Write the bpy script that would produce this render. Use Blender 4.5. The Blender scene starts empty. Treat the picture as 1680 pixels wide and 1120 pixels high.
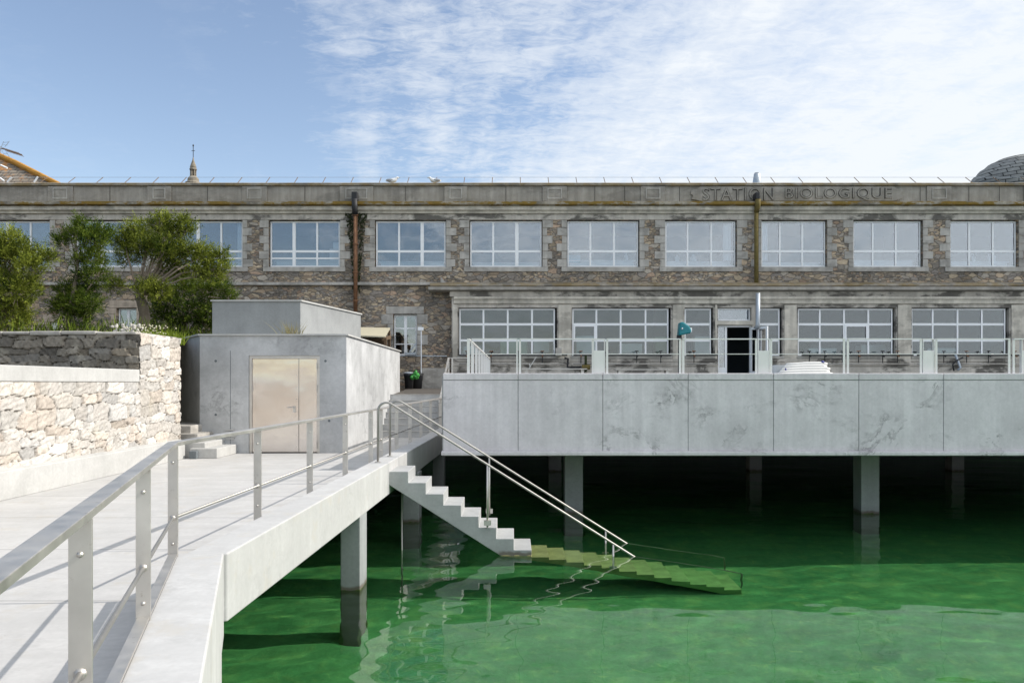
import bpy, math, random
import numpy as np
from mathutils import Vector, Matrix

random.seed(7); rng = np.random.default_rng(7)
scene = bpy.context.scene
COL = scene.collection
F = 28/36*1680.0            # focal length in photograph pixels
HOR, CX = 628.0, 840.0      # horizon row and optical centre column
EYE = 2.853                 # eye height above the water (water is z = 0)
def X(px, y): return (px-CX)/F*y
def Z(py, y): return EYE-(py-HOR)/F*y
def P(px, py, y): return Vector((X(px, y), y, Z(py, y)))

# ------------------------------------------------------------------ node helpers
class NT:
    def __init__(s, name):
        s.m = bpy.data.materials.new(name); s.m.use_nodes = True
        s.t = s.m.node_tree; s.t.nodes.clear()
        s.out = s.t.nodes.new('ShaderNodeOutputMaterial')
        g = s.t.nodes.new('ShaderNodeNewGeometry'); s.pos = g.outputs['Position']; s.geo = g
    def n(s, typ): return s.t.nodes.new(typ)
    def l(s, a, b): s.t.links.new(a, b)
    def setin(s, sock, v):
        if isinstance(v, bpy.types.NodeSocket): s.l(v, sock)
        elif isinstance(v, (tuple, list)) and sock.type == 'RGBA': sock.default_value = (*v[:3], 1)
        else: sock.default_value = v
    def map(s, vec, scale=(1,1,1), loc=(0,0,0), rot=(0,0,0)):
        m = s.n('ShaderNodeMapping'); s.l(vec, m.inputs['Vector'])
        m.inputs['Scale'].default_value = scale; m.inputs['Location'].default_value = loc; m.inputs['Rotation'].default_value = rot
        return m.outputs[0]
    def noise(s, vec, scale, detail=4, rough=.55, dist=0, color=False):
        k = s.n('ShaderNodeTexNoise'); s.l(vec, k.inputs['Vector'])
        k.inputs['Scale'].default_value = scale; k.inputs['Detail'].default_value = detail
        k.inputs['Roughness'].default_value = rough; k.inputs['Distortion'].default_value = dist
        return k.outputs['Color' if color else 'Fac']
    def voro(s, vec, scale, feature='F1', out='Distance', rnd=1.0):
        k = s.n('ShaderNodeTexVoronoi'); k.feature = feature; s.l(vec, k.inputs['Vector'])
        k.inputs['Scale'].default_value = scale; k.inputs['Randomness'].default_value = rnd
        return k.outputs[out]
    def ramp(s, fac, stops, interp='LINEAR'):
        r = s.n('ShaderNodeValToRGB'); s.l(fac, r.inputs[0]); e = r.color_ramp.elements; r.color_ramp.interpolation = interp
        while len(e) < len(stops): e.new(.5)
        for el, (p, c) in zip(e, stops):
            el.position = p; el.color = (c, c, c, 1) if isinstance(c, (int, float)) else (*c, 1)
        return r.outputs[0]
    def mix(s, fac, a, b, mode='MIX'):
        m = s.n('ShaderNodeMix'); m.data_type = 'RGBA'; m.blend_type = mode
        s.setin(m.inputs[0], fac); s.setin(m.inputs[6], a); s.setin(m.inputs[7], b)
        return m.outputs[2]
    def math(s, op, a, b=0.0, c=0.0, clamp=False):
        m = s.n('ShaderNodeMath'); m.operation = op; m.use_clamp = clamp
        s.setin(m.inputs[0], a); s.setin(m.inputs[1], b); s.setin(m.inputs[2], c)
        return m.outputs[0]
    def sep(s, vec):
        k = s.n('ShaderNodeSeparateXYZ'); s.l(vec, k.inputs[0]); return k.outputs
    def comb(s, x, y, z):
        k = s.n('ShaderNodeCombineXYZ')
        for i, v in enumerate((x, y, z)): s.setin(k.inputs[i], v)
        return k.outputs[0]
    def attr(s, name):
        k = s.n('ShaderNodeAttribute'); k.attribute_name = name; return k
    def bump(s, h, strength=.3, dist=.02):
        b = s.n('ShaderNodeBump'); s.l(h, b.inputs['Height'])
        b.inputs['Strength'].default_value = strength; b.inputs['Distance'].default_value = dist
        return b.outputs[0]
    def pbsdf(s, color, rough=.8, metal=0.0, normal=None, spec=.4):
        b = s.n('ShaderNodeBsdfPrincipled')
        s.setin(b.inputs['Base Color'], color); s.setin(b.inputs['Roughness'], rough); s.setin(b.inputs['Metallic'], metal)
        b.inputs['Specular IOR Level'].default_value = spec
        if normal is not None: s.l(normal, b.inputs['Normal'])
        s.l(b.outputs[0], s.out.inputs['Surface'])
        return b

def concrete(name, base, dark=.82, streak=.12, stain=0.0, bump=.25, waterline=False, joint=None, wet=None, brush=False, mott=.88):
    m = NT(name); p = m.pos
    big = m.noise(p, .55, 5, .6); fine = m.noise(p, 22, 3, .6)
    st = m.noise(m.map(p, (7, 7, .35)), 1.0, 3, .6)
    c = m.mix(m.ramp(big, [(.33, 0), (.68, 1)]), tuple(b*dark for b in base), base)
    c = m.mix(m.ramp(st, [(.38, streak*3 if streak*3 < 1 else 1), (.62, 0)]), c, tuple(b*.72 for b in base))
    mid = m.noise(p, 1.9, 8, .7, .3); c = m.mix(1.0, c, m.ramp(mid, [(.32, mott), (.62, 1.04)]), 'MULTIPLY')
    c = m.mix(.22, c, m.ramp(fine, [(.3, .55), (.7, 1.0)]), 'MULTIPLY')
    if stain:
        w = m.noise(m.map(p, (1, 1, 1.6)), .9, 6, .7, .6)
        line = m.math('ABSOLUTE', m.math('SUBTRACT', w, .52))
        l2 = m.ramp(line, [(.0, 1), (.02, 0)])
        mask = m.ramp(m.noise(m.map(p, (1, 1, 1.3), (9, 3, 4)), .8, 3, .6), [(.47, 0), (.62, 1)])
        soft = m.ramp(w, [(.52, 0), (.53, .8), (.60, 0)])
        fac = m.math('MULTIPLY', m.math('MAXIMUM', l2, soft), mask)
        fac = m.math('MULTIPLY', fac, m.ramp(m.noise(p, 9, 4, .7), [(.35, .1), (.6, 1)]))
        c = m.mix(m.math('MULTIPLY', fac, stain), c, tuple(b*.32 for b in base))
    holes = m.ramp(m.voro(p, 9, 'F1'), [(.035, 1), (.06, 0)])
    hmask = m.ramp(m.noise(p, 1.7, 2), [(.55, 0), (.6, 1)])
    c = m.mix(m.math('MULTIPLY', m.math('MULTIPLY', holes, hmask), .5), c, tuple(b*.4 for b in base))
    if brush:
        br_ = m.noise(m.map(p, (.55, 5, 1)), 1.2, 4, .6); c = m.mix(m.ramp(br_, [(.36, .6), (.6, 0)]), c, tuple(b*.78 for b in base))
        sp_ = m.ramp(m.noise(p, 2.4, 6, .7), [(.56, 0), (.64, .45)]); c = m.mix(sp_, c, tuple(b*q for b, q in zip(base, (.80, .755, .68))))
    if joint:
        axis, step, width, off = joint
        v = m.sep(p)[axis]
        fr = m.math('FRACT', m.math('DIVIDE', m.math('SUBTRACT', v, off), step))
        j = m.math('LESS_THAN', fr, width/step)
        c = m.mix(m.math('MULTIPLY', j, .55), c, tuple(b*.35 for b in base))
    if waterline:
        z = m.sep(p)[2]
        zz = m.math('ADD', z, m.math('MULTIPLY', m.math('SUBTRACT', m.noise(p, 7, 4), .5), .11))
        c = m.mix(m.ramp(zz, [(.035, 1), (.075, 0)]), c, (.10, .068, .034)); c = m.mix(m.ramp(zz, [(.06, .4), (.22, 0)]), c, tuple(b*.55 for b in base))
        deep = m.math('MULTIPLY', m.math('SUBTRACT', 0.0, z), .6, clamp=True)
        alg_depth_fade = m.mix(deep, wet or (.54, .43, .23), tuple(q*.8 for q in wet) if wet else (.21, .37, .135)); alg_depth_fade = m.mix(.6, alg_depth_fade, m.ramp(m.noise(p, 5, 4), [(.3, .6), (.7, 1.15)]), 'MULTIPLY')  # algae tint; its grading with depth paints in light absorbed by the water
        c = m.mix(m.math('LESS_THAN', zz, .002), c, alg_depth_fade)
    h = m.math('ADD', m.math('MULTIPLY', fine, .35), m.math('MULTIPLY', m.noise(p, 3.5, 4), .8))
    h = m.math('SUBTRACT', h, m.math('MULTIPLY', holes, hmask))
    m.pbsdf(c, .82, 0, m.bump(h, bump, .012), .3)
    return m.m

def rubble(name, pal, mortar, scale=2.3, squash=1.9, bump=.8, seed=0, coord='x'):
    m = NT(name); s = m.sep(m.pos)
    u = s[0]
    v2 = m.comb(u, m.math('MULTIPLY', s[1], .2), m.math('MULTIPLY', s[2], squash))
    wob = m.noise(v2, 1.6, 3, .6, 0, True)
    k = m.n('ShaderNodeVectorMath'); k.operation = 'MULTIPLY_ADD'
    m.l(wob, k.inputs[0]); k.inputs[1].default_value = (.42, .0, .42); m.l(v2, k.inputs[2])
    vec = m.map(k.outputs[0], (1, 1, 1), (seed*3.1, 0, seed*1.7))
    edge = m.voro(vec, scale, 'DISTANCE_TO_EDGE'); cell = m.voro(vec, scale, 'F1', 'Color')
    edge2 = m.voro(vec, scale*2.1, 'DISTANCE_TO_EDGE'); cell2 = m.voro(vec, scale*2.1, 'F1', 'Color')
    pick = m.ramp(m.noise(v2, .9, 2), [(.48, 0), (.50, 1)], 'CONSTANT')
    cellv = m.mix(pick, cell, cell2); edg = m.math('ADD', m.math('MULTIPLY', edge, m.math('SUBTRACT', 1.0, pick)), m.math('MULTIPLY', m.math('MULTIPLY', edge2, .8), pick))
    r = m.sep(cellv)
    c = m.ramp(r[0], pal, 'CONSTANT')
    c = m.mix(.7, c, m.ramp(r[1], [(0, .5), (1, 1.25)]), 'MULTIPLY')
    c = m.mix(.75, c, m.ramp(m.noise(m.pos, 14, 5, .7), [(.25, .55), (.75, 1.3)]), 'MULTIPLY')
    ef = m.ramp(edg, [(.012, 1), (.05, 0)])
    c = m.mix(ef, c, m.mix(m.noise(m.pos, 2.2, 3), tuple(q*.35 for q in mortar), mortar))
    big = m.noise(m.map(m.pos, (1, 1, .6)), .45, 4, .6)
    c = m.mix(m.ramp(big, [(.36, .42), (.58, 0)]), c, (.07, .065, .055))
    h = m.math('ADD', m.ramp(edg, [(0, 0), (.09, 1)]), m.math('MULTIPLY', m.noise(m.pos, 11, 5, .7), .7))
    m.pbsdf(c, .92, 0, m.bump(h, bump, .035), .2)
    return m.m

def weathered(name, base, soot=.5, lichen=0.0, soot_scale=.5, tilt=.5):
    m = NT(name); p = m.pos
    n1 = m.noise(m.map(p, (.9, .9, 1.8)), soot_scale, 7, .68, .4)
    c = m.mix(m.ramp(m.noise(p, 3, 5, .65), [(.3, 0), (.7, 1)]), tuple(b*.72 for b in base), base)
    st = m.noise(m.map(p, (4, 4, .3)), 1, 4, .6)
    c = m.mix(m.ramp(st, [(.4, .45), (.65, 0)]), c, tuple(b*.45 for b in base))
    c = m.mix(m.math('MULTIPLY', m.ramp(n1, [(.50, 0), (.575, .95)]), soot), c, (.045, .042, .038))
    if lichen:
        ln = m.noise(m.map(p, (1, 1, 3)), 1.6, 6, .72)
        c = m.mix(m.math('MULTIPLY', m.ramp(ln, [(.44, 0), (.53, 1)]), lichen), c, m.mix(m.noise(p, 6, 3), (.30, .17, .025), (.14, .11, .03)))
    h = m.noise(p, 12, 5, .7)
    m.pbsdf(c, .9, 0, m.bump(h, .4, .02), .2)
    return m.m

def plain(name, col, rough=.6, metal=0.0, var=.15, scale=8, bump=.0, spec=.4):
    m = NT(name)
    c = m.mix(m.noise(m.pos, scale, 4, .6), tuple(b*(1-var) for b in col), tuple(min(1, b*(1+var)) for b in col))
    nrm = m.bump(m.noise(m.pos, scale*2, 4), bump, .01) if bump else None
    m.pbsdf(c, rough, metal, nrm, spec)
    return m.m

M = {}
M['conc_box'] = concrete('grey_concrete', (.60, .605, .605), .66, .10, .7, .3, mott=.82)
M['conc_dark'] = concrete('dark_concrete', (.17, .19, .20), .85, .10, 0, .3)
M['conc_upper'] = concrete('upper_block_concrete', (.32, .33, .33), .88, .06, 0, .25)
M['conc_light'] = concrete('pale_concrete', (.53, .525, .505), .9, .07, .0, .2)
M['conc_floor'] = concrete('floor_concrete', (.53, .52, .505), .86, .0, .12, .12, joint=(1, 1.87, .022, .42), brush=True)
M['conc_terr'] = concrete('terrace_concrete', (.77, .725, .74), .82, .13, 1.0, .2, mott=.9)
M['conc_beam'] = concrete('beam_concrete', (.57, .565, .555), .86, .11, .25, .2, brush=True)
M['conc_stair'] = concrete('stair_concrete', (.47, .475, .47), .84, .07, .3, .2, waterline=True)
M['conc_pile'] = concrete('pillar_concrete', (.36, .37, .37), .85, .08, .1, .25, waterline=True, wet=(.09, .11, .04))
PAL_B = [(0, (.40, .335, .265)), (.18, (.50, .385, .275)), (.34, (.27, .235, .20)), (.48, (.46, .405, .34)), (.62, (.58, .465, .33)), (.76, (.34, .30, .265)), (.9, (.48, .345, .25))]
M['rubble'] = rubble('rubble_masonry', PAL_B, (.30, .27, .23), 3.1, 2.1)
M['render_band'] = weathered('stained_render', (0.650, 0.600, 0.529), .8, 0, .8)
M['cream'] = weathered('cream_moulding', (0.766, 0.708, 0.608), .35, 0, .6)
M['parapet'] = weathered('parapet_render', (0.429, 0.400, 0.355), .28, .04, .6)
M['ledge'] = weathered('lichen_ledge', (0.487, 0.434, 0.349), .55, .95, .8)
M['coping'] = weathered('parapet_coping', (0.394, 0.354, 0.293), .5, .5, .9)
M['stone_grey'] = weathered('grey_dressed_stone', (0.557, 0.526, 0.478), .3, 0, 1.2)
M['stone_line'] = weathered('pale_stone_edge', (.55, .525, .475), .2, 0, 1.2)
M['ashlar'] = weathered('ashlar_stone', (0.580, 0.480, 0.383), .3, 0, 1.2)
M['letter'] = weathered('carved_letter_stone', (.10, .092, .082), .3, 0, 1.2)
M['frame'] = plain('white_frame_paint', (.86, .87, .88), .4, 0, .05)
M['frame_dark'] = plain('dark_frame', (.05, .05, .055), .5)
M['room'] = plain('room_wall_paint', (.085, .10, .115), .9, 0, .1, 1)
M['white'] = plain('white_laminate', (.72, .74, .75), .5, 0, .08, 3)
M['blue'] = plain('blue_plastic', (.05, .32, .45), .4, 0, .2)
M['navy'] = plain('navy_plastic', (.03, .035, .18), .4)
M['rust'] = plain('rusty_copper', (.21, .105, .055), .75, .15, .9, 7, .6)
M['mossy'] = plain('mossy_iron', (.15, .115, .035), .85, .1, .7, 10, .5)
M['zinc'] = plain('zinc_pipe', (.42, .46, .50), .45, .5, .1)
M['black'] = plain('black_iron', (.022, .022, .024), .6, 0, .3)
M['moss'] = plain('dark_moss', (.028, .036, .012), .95, 0, .6, 20, .8)
M['teal'] = plain('teal_plastic', (.012, .20, .23), .35, 0, .15)
M['green_bag'] = plain('green_bag', (.05, .27, .05), .5)
M['bin'] = plain('black_bin_plastic', (.03, .031, .034), .5)
M['green_tank'] = plain('greenish_tank', (.28, .42, .30), .5, 0, .3, 3)
M['slate'] = None
M['bark'] = plain('grey_bark', (.20, .165, .125), .95, 0, .45, 14, .9)
M['twig'] = plain('pale_twig', (.26, .21, .16), .9, 0, .3)
M['soil'] = plain('dark_soil', (.07, .06, .04), .95, 0, .4, 2, .6)
M['gull'] = plain('gull_feathers', (.7, .7, .69), .7)
M['gull_wing'] = plain('gull_wing_grey', (.33, .34, .36), .7)
M['tarmac'] = plain('dark_paving', (.085, .075, .065), .9, 0, .3, 3, .4)
M['canvas'] = plain('white_canvas', (.62, .61, .58), .7, 0, .05)
M['spire'] = weathered('spire_granite', (.36, .32, .26), .3, .1, 1)
M['polycarb'] = plain('cream_roof_sheet', (.44, .40, .29), .7)
M['wood'] = plain('brown_timber', (.13, .085, .05), .8, 0, .4, 6)
M['bright'] = plain('white_stucco_box', (.6, .57, .55), .6)

def steel(name, base=(.64, .61, .565), rough=.45):
    m = NT(name)
    sp = m.noise(m.pos, 16, 6, .75)
    c = m.mix(m.ramp(m.noise(m.pos, 3, 4, .6), [(.3, 0), (.7, 1)]), tuple(b*.8 for b in base), base)
    c = m.mix(m.ramp(sp, [(.60, 0), (.72, .55)]), c, (.24, .19, .14))
    r = m.ramp(m.noise(m.pos, 9, 4), [(.3, rough-.05), (.7, rough+.12)])
    m.pbsdf(c, r, .9, m.bump(m.noise(m.pos, 30, 2), .05, .005), .5)
    return m.m
M['steel'] = steel('brushed_steel')
M['steel_rail'] = steel('satin_rail_steel', (.40, .385, .36), .5)
M['steel_pale'] = plain('pale_satin_steel', (.72, .71, .68), .5, .35, .06, 6)
def door_steel():
    m = NT('polished_door_steel'); p = m.pos
    wave = m.noise(m.map(p, (1.2, 1, 1.6)), 1.1, 2, .4)
    c = m.mix(m.noise(p, 2, 3), (.60, .565, .545), (.70, .665, .64))
    m.pbsdf(c, .13, 1.0, m.bump(wave, .13, .10), .5)
    return m.m
M['door_steel'] = door_steel()

def glass(name, tint=(.86, .90, .92), refl=.17):
    m = NT(name)
    tr = m.n('ShaderNodeBsdfTransparent'); tr.inputs[0].default_value = (*tint, 1)
    gl = m.n('ShaderNodeBsdfGlossy'); gl.inputs['Roughness'].default_value = .015; gl.inputs[0].default_value = (.95, .97, 1, 1)
    m.l(m.bump(m.noise(m.pos, .7, 2), .08, .05), gl.inputs['Normal'])
    fr = m.n('ShaderNodeFresnel'); fr.inputs['IOR'].default_value = 1.5
    f = m.math('ADD', fr.outputs[0], refl-.04, clamp=True)
    mx = m.n('ShaderNodeMixShader'); m.l(f, mx.inputs[0]); m.l(tr.outputs[0], mx.inputs[1]); m.l(gl.outputs[0], mx.inputs[2])
    m.l(mx.outputs[0], m.out.inputs['Surface'])
    return m.m
M['glass'] = glass('window_glass', (.86, .92, .96), .17)
M['glass_low'] = glass('lower_window_glass', (.84, .90, .90), .075)

def foliage(name, lo, hi):
    m = NT(name); a = m.attr('tint')
    c = m.mix(a.outputs['Fac'], lo, hi)
    d = m.n('ShaderNodeBsdfDiffuse'); t = m.n('ShaderNodeBsdfTranslucent')
    m.l(c, d.inputs[0]); m.l(m.mix(.5, c, (.9, 1, .35), 'MULTIPLY'), t.inputs[0])
    mx = m.n('ShaderNodeMixShader'); mx.inputs[0].default_value = .28
    m.l(d.outputs[0], mx.inputs[1]); m.l(t.outputs[0], mx.inputs[2]); m.l(mx.outputs[0], m.out.inputs['Surface'])
    return m.m
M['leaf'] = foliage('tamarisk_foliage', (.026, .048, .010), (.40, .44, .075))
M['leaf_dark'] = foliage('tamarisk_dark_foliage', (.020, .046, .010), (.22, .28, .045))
M['grass'] = foliage('grass_blades', (.10, .16, .02), (.28, .33, .05))
M['dry'] = foliage('dry_stems', (.22, .18, .09), (.42, .38, .22))
M['petal'] = foliage('pale_petals', (.6, .55, .4), (.75, .72, .6))

def attr_stone(name):
    m = NT(name); a = m.attr('col')
    c = m.mix(.75, a.outputs['Color'], m.ramp(m.noise(m.pos, 13, 6, .72), [(.25, .52), (.72, 1.12)]), 'MULTIPLY')
    c = m.mix(m.ramp(m.noise(m.pos, 2.2, 5, .6), [(.58, 0), (.70, .45)]), c, (.50, .46, .38))
    c = m.mix(m.ramp(m.noise(m.pos, 40, 3, .7), [(.62, 0), (.75, .4)]), c, (.13, .11, .09))
    m.pbsdf(c, .92, 0, m.bump(m.noise(m.pos, 26, 6, .75), .55, .02), .2)
    return m.m
M['wall_stone'] = attr_stone('pale_granite_rubble')

def slates(name, c0, c1, lichen=0.0):
    m = NT(name); b = m.n('ShaderNodeTexBrick'); s = m.sep(m.pos)
    m.l(m.comb(s[0], s[2], 0), b.inputs['Vector'])
    b.inputs['Scale'].default_value = 1.1; b.inputs['Color1'].default_value = (*c0, 1); b.inputs['Color2'].default_value = (*c1, 1)
    b.inputs['Mortar'].default_value = (.02, .02, .02, 1); b.inputs['Mortar Size'].default_value = .018
    c = m.mix(.6, b.outputs[0], m.ramp(m.noise(m.pos, 5, 5, .7), [(.3, .5), (.7, 1.3)]), 'MULTIPLY')
    if lichen:
        ln = m.noise(m.pos, 1.1, 6, .7)
        c = m.mix(m.math('MULTIPLY', m.ramp(ln, [(.50, 0), (.58, 1)]), lichen), c, (.55, .22, .03))
    m.pbsdf(c, .8, 0, m.bump(b.outputs['Fac'], .4, .02), .3)
    return m.m
M['slate'] = slates('slate_courses', (.20, .205, .20), (.30, .30, .285))
M['tile'] = slates('lichened_roof_tiles', (.19, .155, .12), (.26, .22, .175), .55)
M['tile_ridge'] = weathered('orange_lichen_ridge', (.62, .30, .06), .12, .3, .6)

# ------------------------------------------------------------------ mesh builder
class MB:
    def __init__(s): s.v = []; s.f = []; s.c = []
    def add(s, vs, fs):
        o = len(s.v); s.v += [tuple(v) for v in vs]; s.f += [tuple(i+o for i in f) for f in fs]; return s
    def box(s, x0, x1, y0, y1, z0, z1):
        return s.add([(x0,y0,z0),(x1,y0,z0),(x1,y1,z0),(x0,y1,z0),(x0,y0,z1),(x1,y0,z1),(x1,y1,z1),(x0,y1,z1)],
                     [(0,3,2,1),(4,5,6,7),(0,1,5,4),(1,2,6,5),(2,3,7,6),(3,0,4,7)])
    def prism(s, pts, z0, z1):            # plan polygon (counter-clockwise), extruded up
        n = len(pts)
        z0f = z0 if isinstance(z0, (list, tuple)) else [z0]*n; z1f = z1 if isinstance(z1, (list, tuple)) else [z1]*n
        vs = [(p[0], p[1], z0f[i]) for i, p in enumerate(pts)]+[(p[0], p[1], z1f[i]) for i, p in enumerate(pts)]
        return s.add(vs, [tuple(range(n-1, -1, -1)), tuple(range(n, 2*n))]+[(i, (i+1) % n, n+(i+1) % n, n+i) for i in range(n)])
    def extr_y(s, prof, y0, y1):          # profile in (x, z), clockwise or not, extruded along y
        n = len(prof)
        vs = [(p[0], y0, p[1]) for p in prof]+[(p[0], y1, p[1]) for p in prof]
        return s.add(vs, [tuple(range(n)), tuple(range(2*n-1, n-1, -1))]+[(i, n+i, n+(i+1) % n, (i+1) % n) for i in range(n)])
    def extr_x(s, prof, x0, x1):          # profile in (y, z)
        n = len(prof)
        vs = [(x0, p[0], p[1]) for p in prof]+[(x1, p[0], p[1]) for p in prof]
        return s.add(vs, [tuple(range(n)), tuple(range(2*n-1, n-1, -1))]+[(i, n+i, n+(i+1) % n, (i+1) % n) for i in range(n)])
    def bar(s, a, b, w, h, up=(0,0,1)):   # rectangular bar between two points
        a, b = Vector(a), Vector(b); d = (b-a).normalized(); up = Vector(up)
        side = d.cross(up)
        if side.length < 1e-5: side = d.cross(Vector((1,0,0)))
        side.normalize(); u = side.cross(d).normalized()
        vs = []
        for p in (a, b):
            for sx, sz in ((-1,-1),(1,-1),(1,1),(-1,1)): vs.append(p+side*sx*w/2+u*sz*h/2)
        return s.add(vs, [(3,2,1,0),(4,5,6,7),(0,1,5,4),(1,2,6,5),(2,3,7,6),(3,0,4,7)])
    def tube(s, pts, r, n=8, cap=True):
        pts = [Vector(p) for p in pts]; rs = r if isinstance(r, (list, tuple)) else [r]*len(pts)
        rings = []; u = None
        for i, p in enumerate(pts):
            d = (pts[min(i+1, len(pts)-1)]-pts[max(i-1, 0)]).normalized()
            if u is None:
                u = d.orthogonal().normalized()
            else:
                u = (u-d*u.dot(d)).normalized()
            w = d.cross(u)
            rings.append([p+(u*math.cos(2*math.pi*k/n)+w*math.sin(2*math.pi*k/n))*rs[i] for k in range(n)])
        vs = [q for r_ in rings for q in r_]; fs = []
        for i in range(len(pts)-1):
            for k in range(n): fs.append((i*n+k, i*n+(k+1) % n, (i+1)*n+(k+1) % n, (i+1)*n+k))
        if cap: fs += [tuple(range(n-1, -1, -1)), tuple((len(pts)-1)*n+k for k in range(n))]
        return s.add(vs, fs)
    def lathe(s, cx, cy, prof, n=24):     # prof: (r, z)
        vs = []; fs = []
        for r, z in prof:
            for k in range(n): vs.append((cx+r*math.cos(2*math.pi*k/n), cy+r*math.sin(2*math.pi*k/n), z))
        for i in range(len(prof)-1):
            for k in range(n): fs.append((i*n+k, i*n+(k+1) % n, (i+1)*n+(k+1) % n, (i+1)*n+k))
        fs += [tuple(range(n-1, -1, -1)), tuple((len(prof)-1)*n+k for k in range(n))]
        return s.add(vs, fs)
    def ball(s, c, rx, ry, rz, n=12, m=8):
        vs = [(c[0], c[1], c[2]-rz)]; fs = []
        for i in range(1, m):
            t = math.pi*i/m-math.pi/2
            for k in range(n): vs.append((c[0]+rx*math.cos(t)*math.cos(2*math.pi*k/n), c[1]+ry*math.cos(t)*math.sin(2*math.pi*k/n), c[2]+rz*math.sin(t)))
        vs.append((c[0], c[1], c[2]+rz)); L = len(vs)-1
        for k in range(n): fs.append((0, 1+(k+1) % n, 1+k)); fs.append((L, 1+(m-2)*n+k, 1+(m-2)*n+(k+1) % n))
        for i in range(m-2):
            for k in range(n): fs.append((1+i*n+k, 1+i*n+(k+1) % n, 1+(i+1)*n+(k+1) % n, 1+(i+1)*n+k))
        return s.add(vs, fs)
    def build(s, name, mat, parent=None, smooth=False, bevel=0.0, local=False):
        me = bpy.data.meshes.new(name); me.from_pydata(s.v, [], s.f)
        o = bpy.data.objects.new(name, me); COL.objects.link(o)
        me.materials.append(M[mat] if isinstance(mat, str) else mat)
        if smooth: me.polygons.foreach_set('use_smooth', [True]*len(me.polygons))
        if bevel:
            b = o.modifiers.new('bevel', 'BEVEL'); b.width = bevel; b.segments = 2; b.limit_method = 'ANGLE'; b.angle_limit = math.radians(40)
        if parent is not None:
            o.parent = parent
            if not local:
                w = Matrix.Identity(4); q = parent
                while q is not None:                      # undo the plain translations of the parents
                    w = Matrix.Translation(q.location) @ w; q = q.parent if q.type == 'EMPTY' else None
                o.matrix_parent_inverse = w.inverted() if parent.type == 'EMPTY' else Matrix.Identity(4)
        return o

def tag(o, label, cat=None, group=None):
    o['label'] = label
    if cat: o['category'] = cat
    if group: o['group'] = group
    return o
def thing(name, label, cat, loc=(0,0,0), group=None):
    o = bpy.data.objects.new(name, None); COL.objects.link(o); o.location = loc; o.empty_display_size = .2
    return tag(o, label, cat, group)
def struct(o): o['kind'] = 'structure'; return o
def clone(root, loc, label=None):
    r = root.copy(); COL.objects.link(r); r.location = loc
    if label: r['label'] = label
    for ch in root.children:
        c = ch.copy(); COL.objects.link(c); c.parent = r
        for g in ch.children:
            d = g.copy(); COL.objects.link(d); d.parent = c
    return r
def caustic(o): o.cycles.is_caustics_receiver = True; return o

# ------------------------------------------------------------------ dimensions
FLOOR = EYE-1.65; CURB = EYE-1.31; BEAM0 = 1.015
def s2(y, a): return a+.023*y               # second stretch of the walkway edge
def s1(y, a): return a-.325*y               # first stretch, nearest the camera
KINK = 6.03; A2I, A2O, A1I, A1O = -2.65, -2.334, -.585, -.225
TY = 15.2; T_TOP = EYE+.186; T_BOT = EYE-1.384; TX0 = -1.314; DECK = 2.72
BY = 32.0; LY = 31.72                       # facade, projecting ground floor
POOL = -2.35

# ------------------------------------------------------------------ ground, water, walkway
g = MB(); g.box(-600, 600, -600, 900, -4.2, -4.0); struct(g.build('ground', 'soil'))

def pool_floor_mat():
    m = NT('green_pool_bed'); p = m.pos
    n1 = m.noise(p, .55, 6, .62, .5); n2 = m.noise(p, 2.6, 5, .65, .3)
    c = m.mix(m.ramp(n1, [(.2, 0), (.85, 1)]), (.042, .185, .072), (.135, .335, .128))
    c = m.mix(m.math('MULTIPLY', m.ramp(n2, [(.5, 0), (.75, 1)]), .6), c, (.24, .40, .13))
    c = m.mix(m.ramp(m.noise(p, .9, 4, .6), [(.36, .32), (.52, 0)]), c, (.03, .15, .06))
    n3 = m.noise(p, 8, 6, .75); c = m.mix(.55, c, m.ramp(n3, [(.3, .62), (.7, 1.3)]), 'MULTIPLY'); c = m.mix(m.ramp(m.noise(p, 4.5, 5, .7, 1.0), [(.60, 0), (.70, .5)]), c, (.30, .44, .14))
    m.pbsdf(c, .95, 0, m.bump(n2, .5, .08), .1)
    return m.m
pf = MB(); nx, ny = 60, 60
gx = np.linspace(-9, 45, nx); gy = np.linspace(-32, 32.2, ny)
vs = [(x, y, POOL+.10*math.sin(x*.9+y*.3)*math.sin(y*.7)+.06*math.sin(x*2.3+1)*math.sin(y*1.9)) for y in gy for x in gx]
fs = [(j*nx+i, j*nx+i+1, (j+1)*nx+i+1, (j+1)*nx+i) for j in range(ny-1) for i in range(nx-1)]
pf.add(vs, fs); o = struct(pf.build('pool_floor', pool_floor_mat(), None, True)); caustic(o)

def water_mat():
    m = NT('clear_green_water')
    r = m.n('ShaderNodeBsdfRefraction'); r.inputs['IOR'].default_value = 1.33; r.inputs['Roughness'].default_value = 0; r.inputs[0].default_value = (.80, .97, .84, 1)
    gl = m.n('ShaderNodeBsdfGlossy'); gl.inputs['Roughness'].default_value = 0; gl.inputs[0].default_value = (1, 1, 1, 1)
    dt = m.n('ShaderNodeVectorMath'); dt.operation = 'DOT_PRODUCT'; m.l(m.geo.outputs['Incoming'], dt.inputs[0]); m.l(m.geo.outputs['Normal'], dt.inputs[1])
    sch = m.math('ADD', m.math('MULTIPLY', m.math('POWER', m.math('SUBTRACT', 1.0, m.math('ABSOLUTE', dt.outputs['Value']), clamp=True), 5.0), .98), .02)
    mx = m.n('ShaderNodeMixShader'); m.l(sch, mx.inputs[0]); m.l(r.outputs[0], mx.inputs[1]); m.l(gl.outputs[0], mx.inputs[2])
    m.l(mx.outputs[0], m.out.inputs['Surface'])
    return m.m
ux = np.concatenate([np.linspace(-9, -4.2, 12), np.arange(-4, 15, .07), np.linspace(15.5, 45, 40)])
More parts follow.
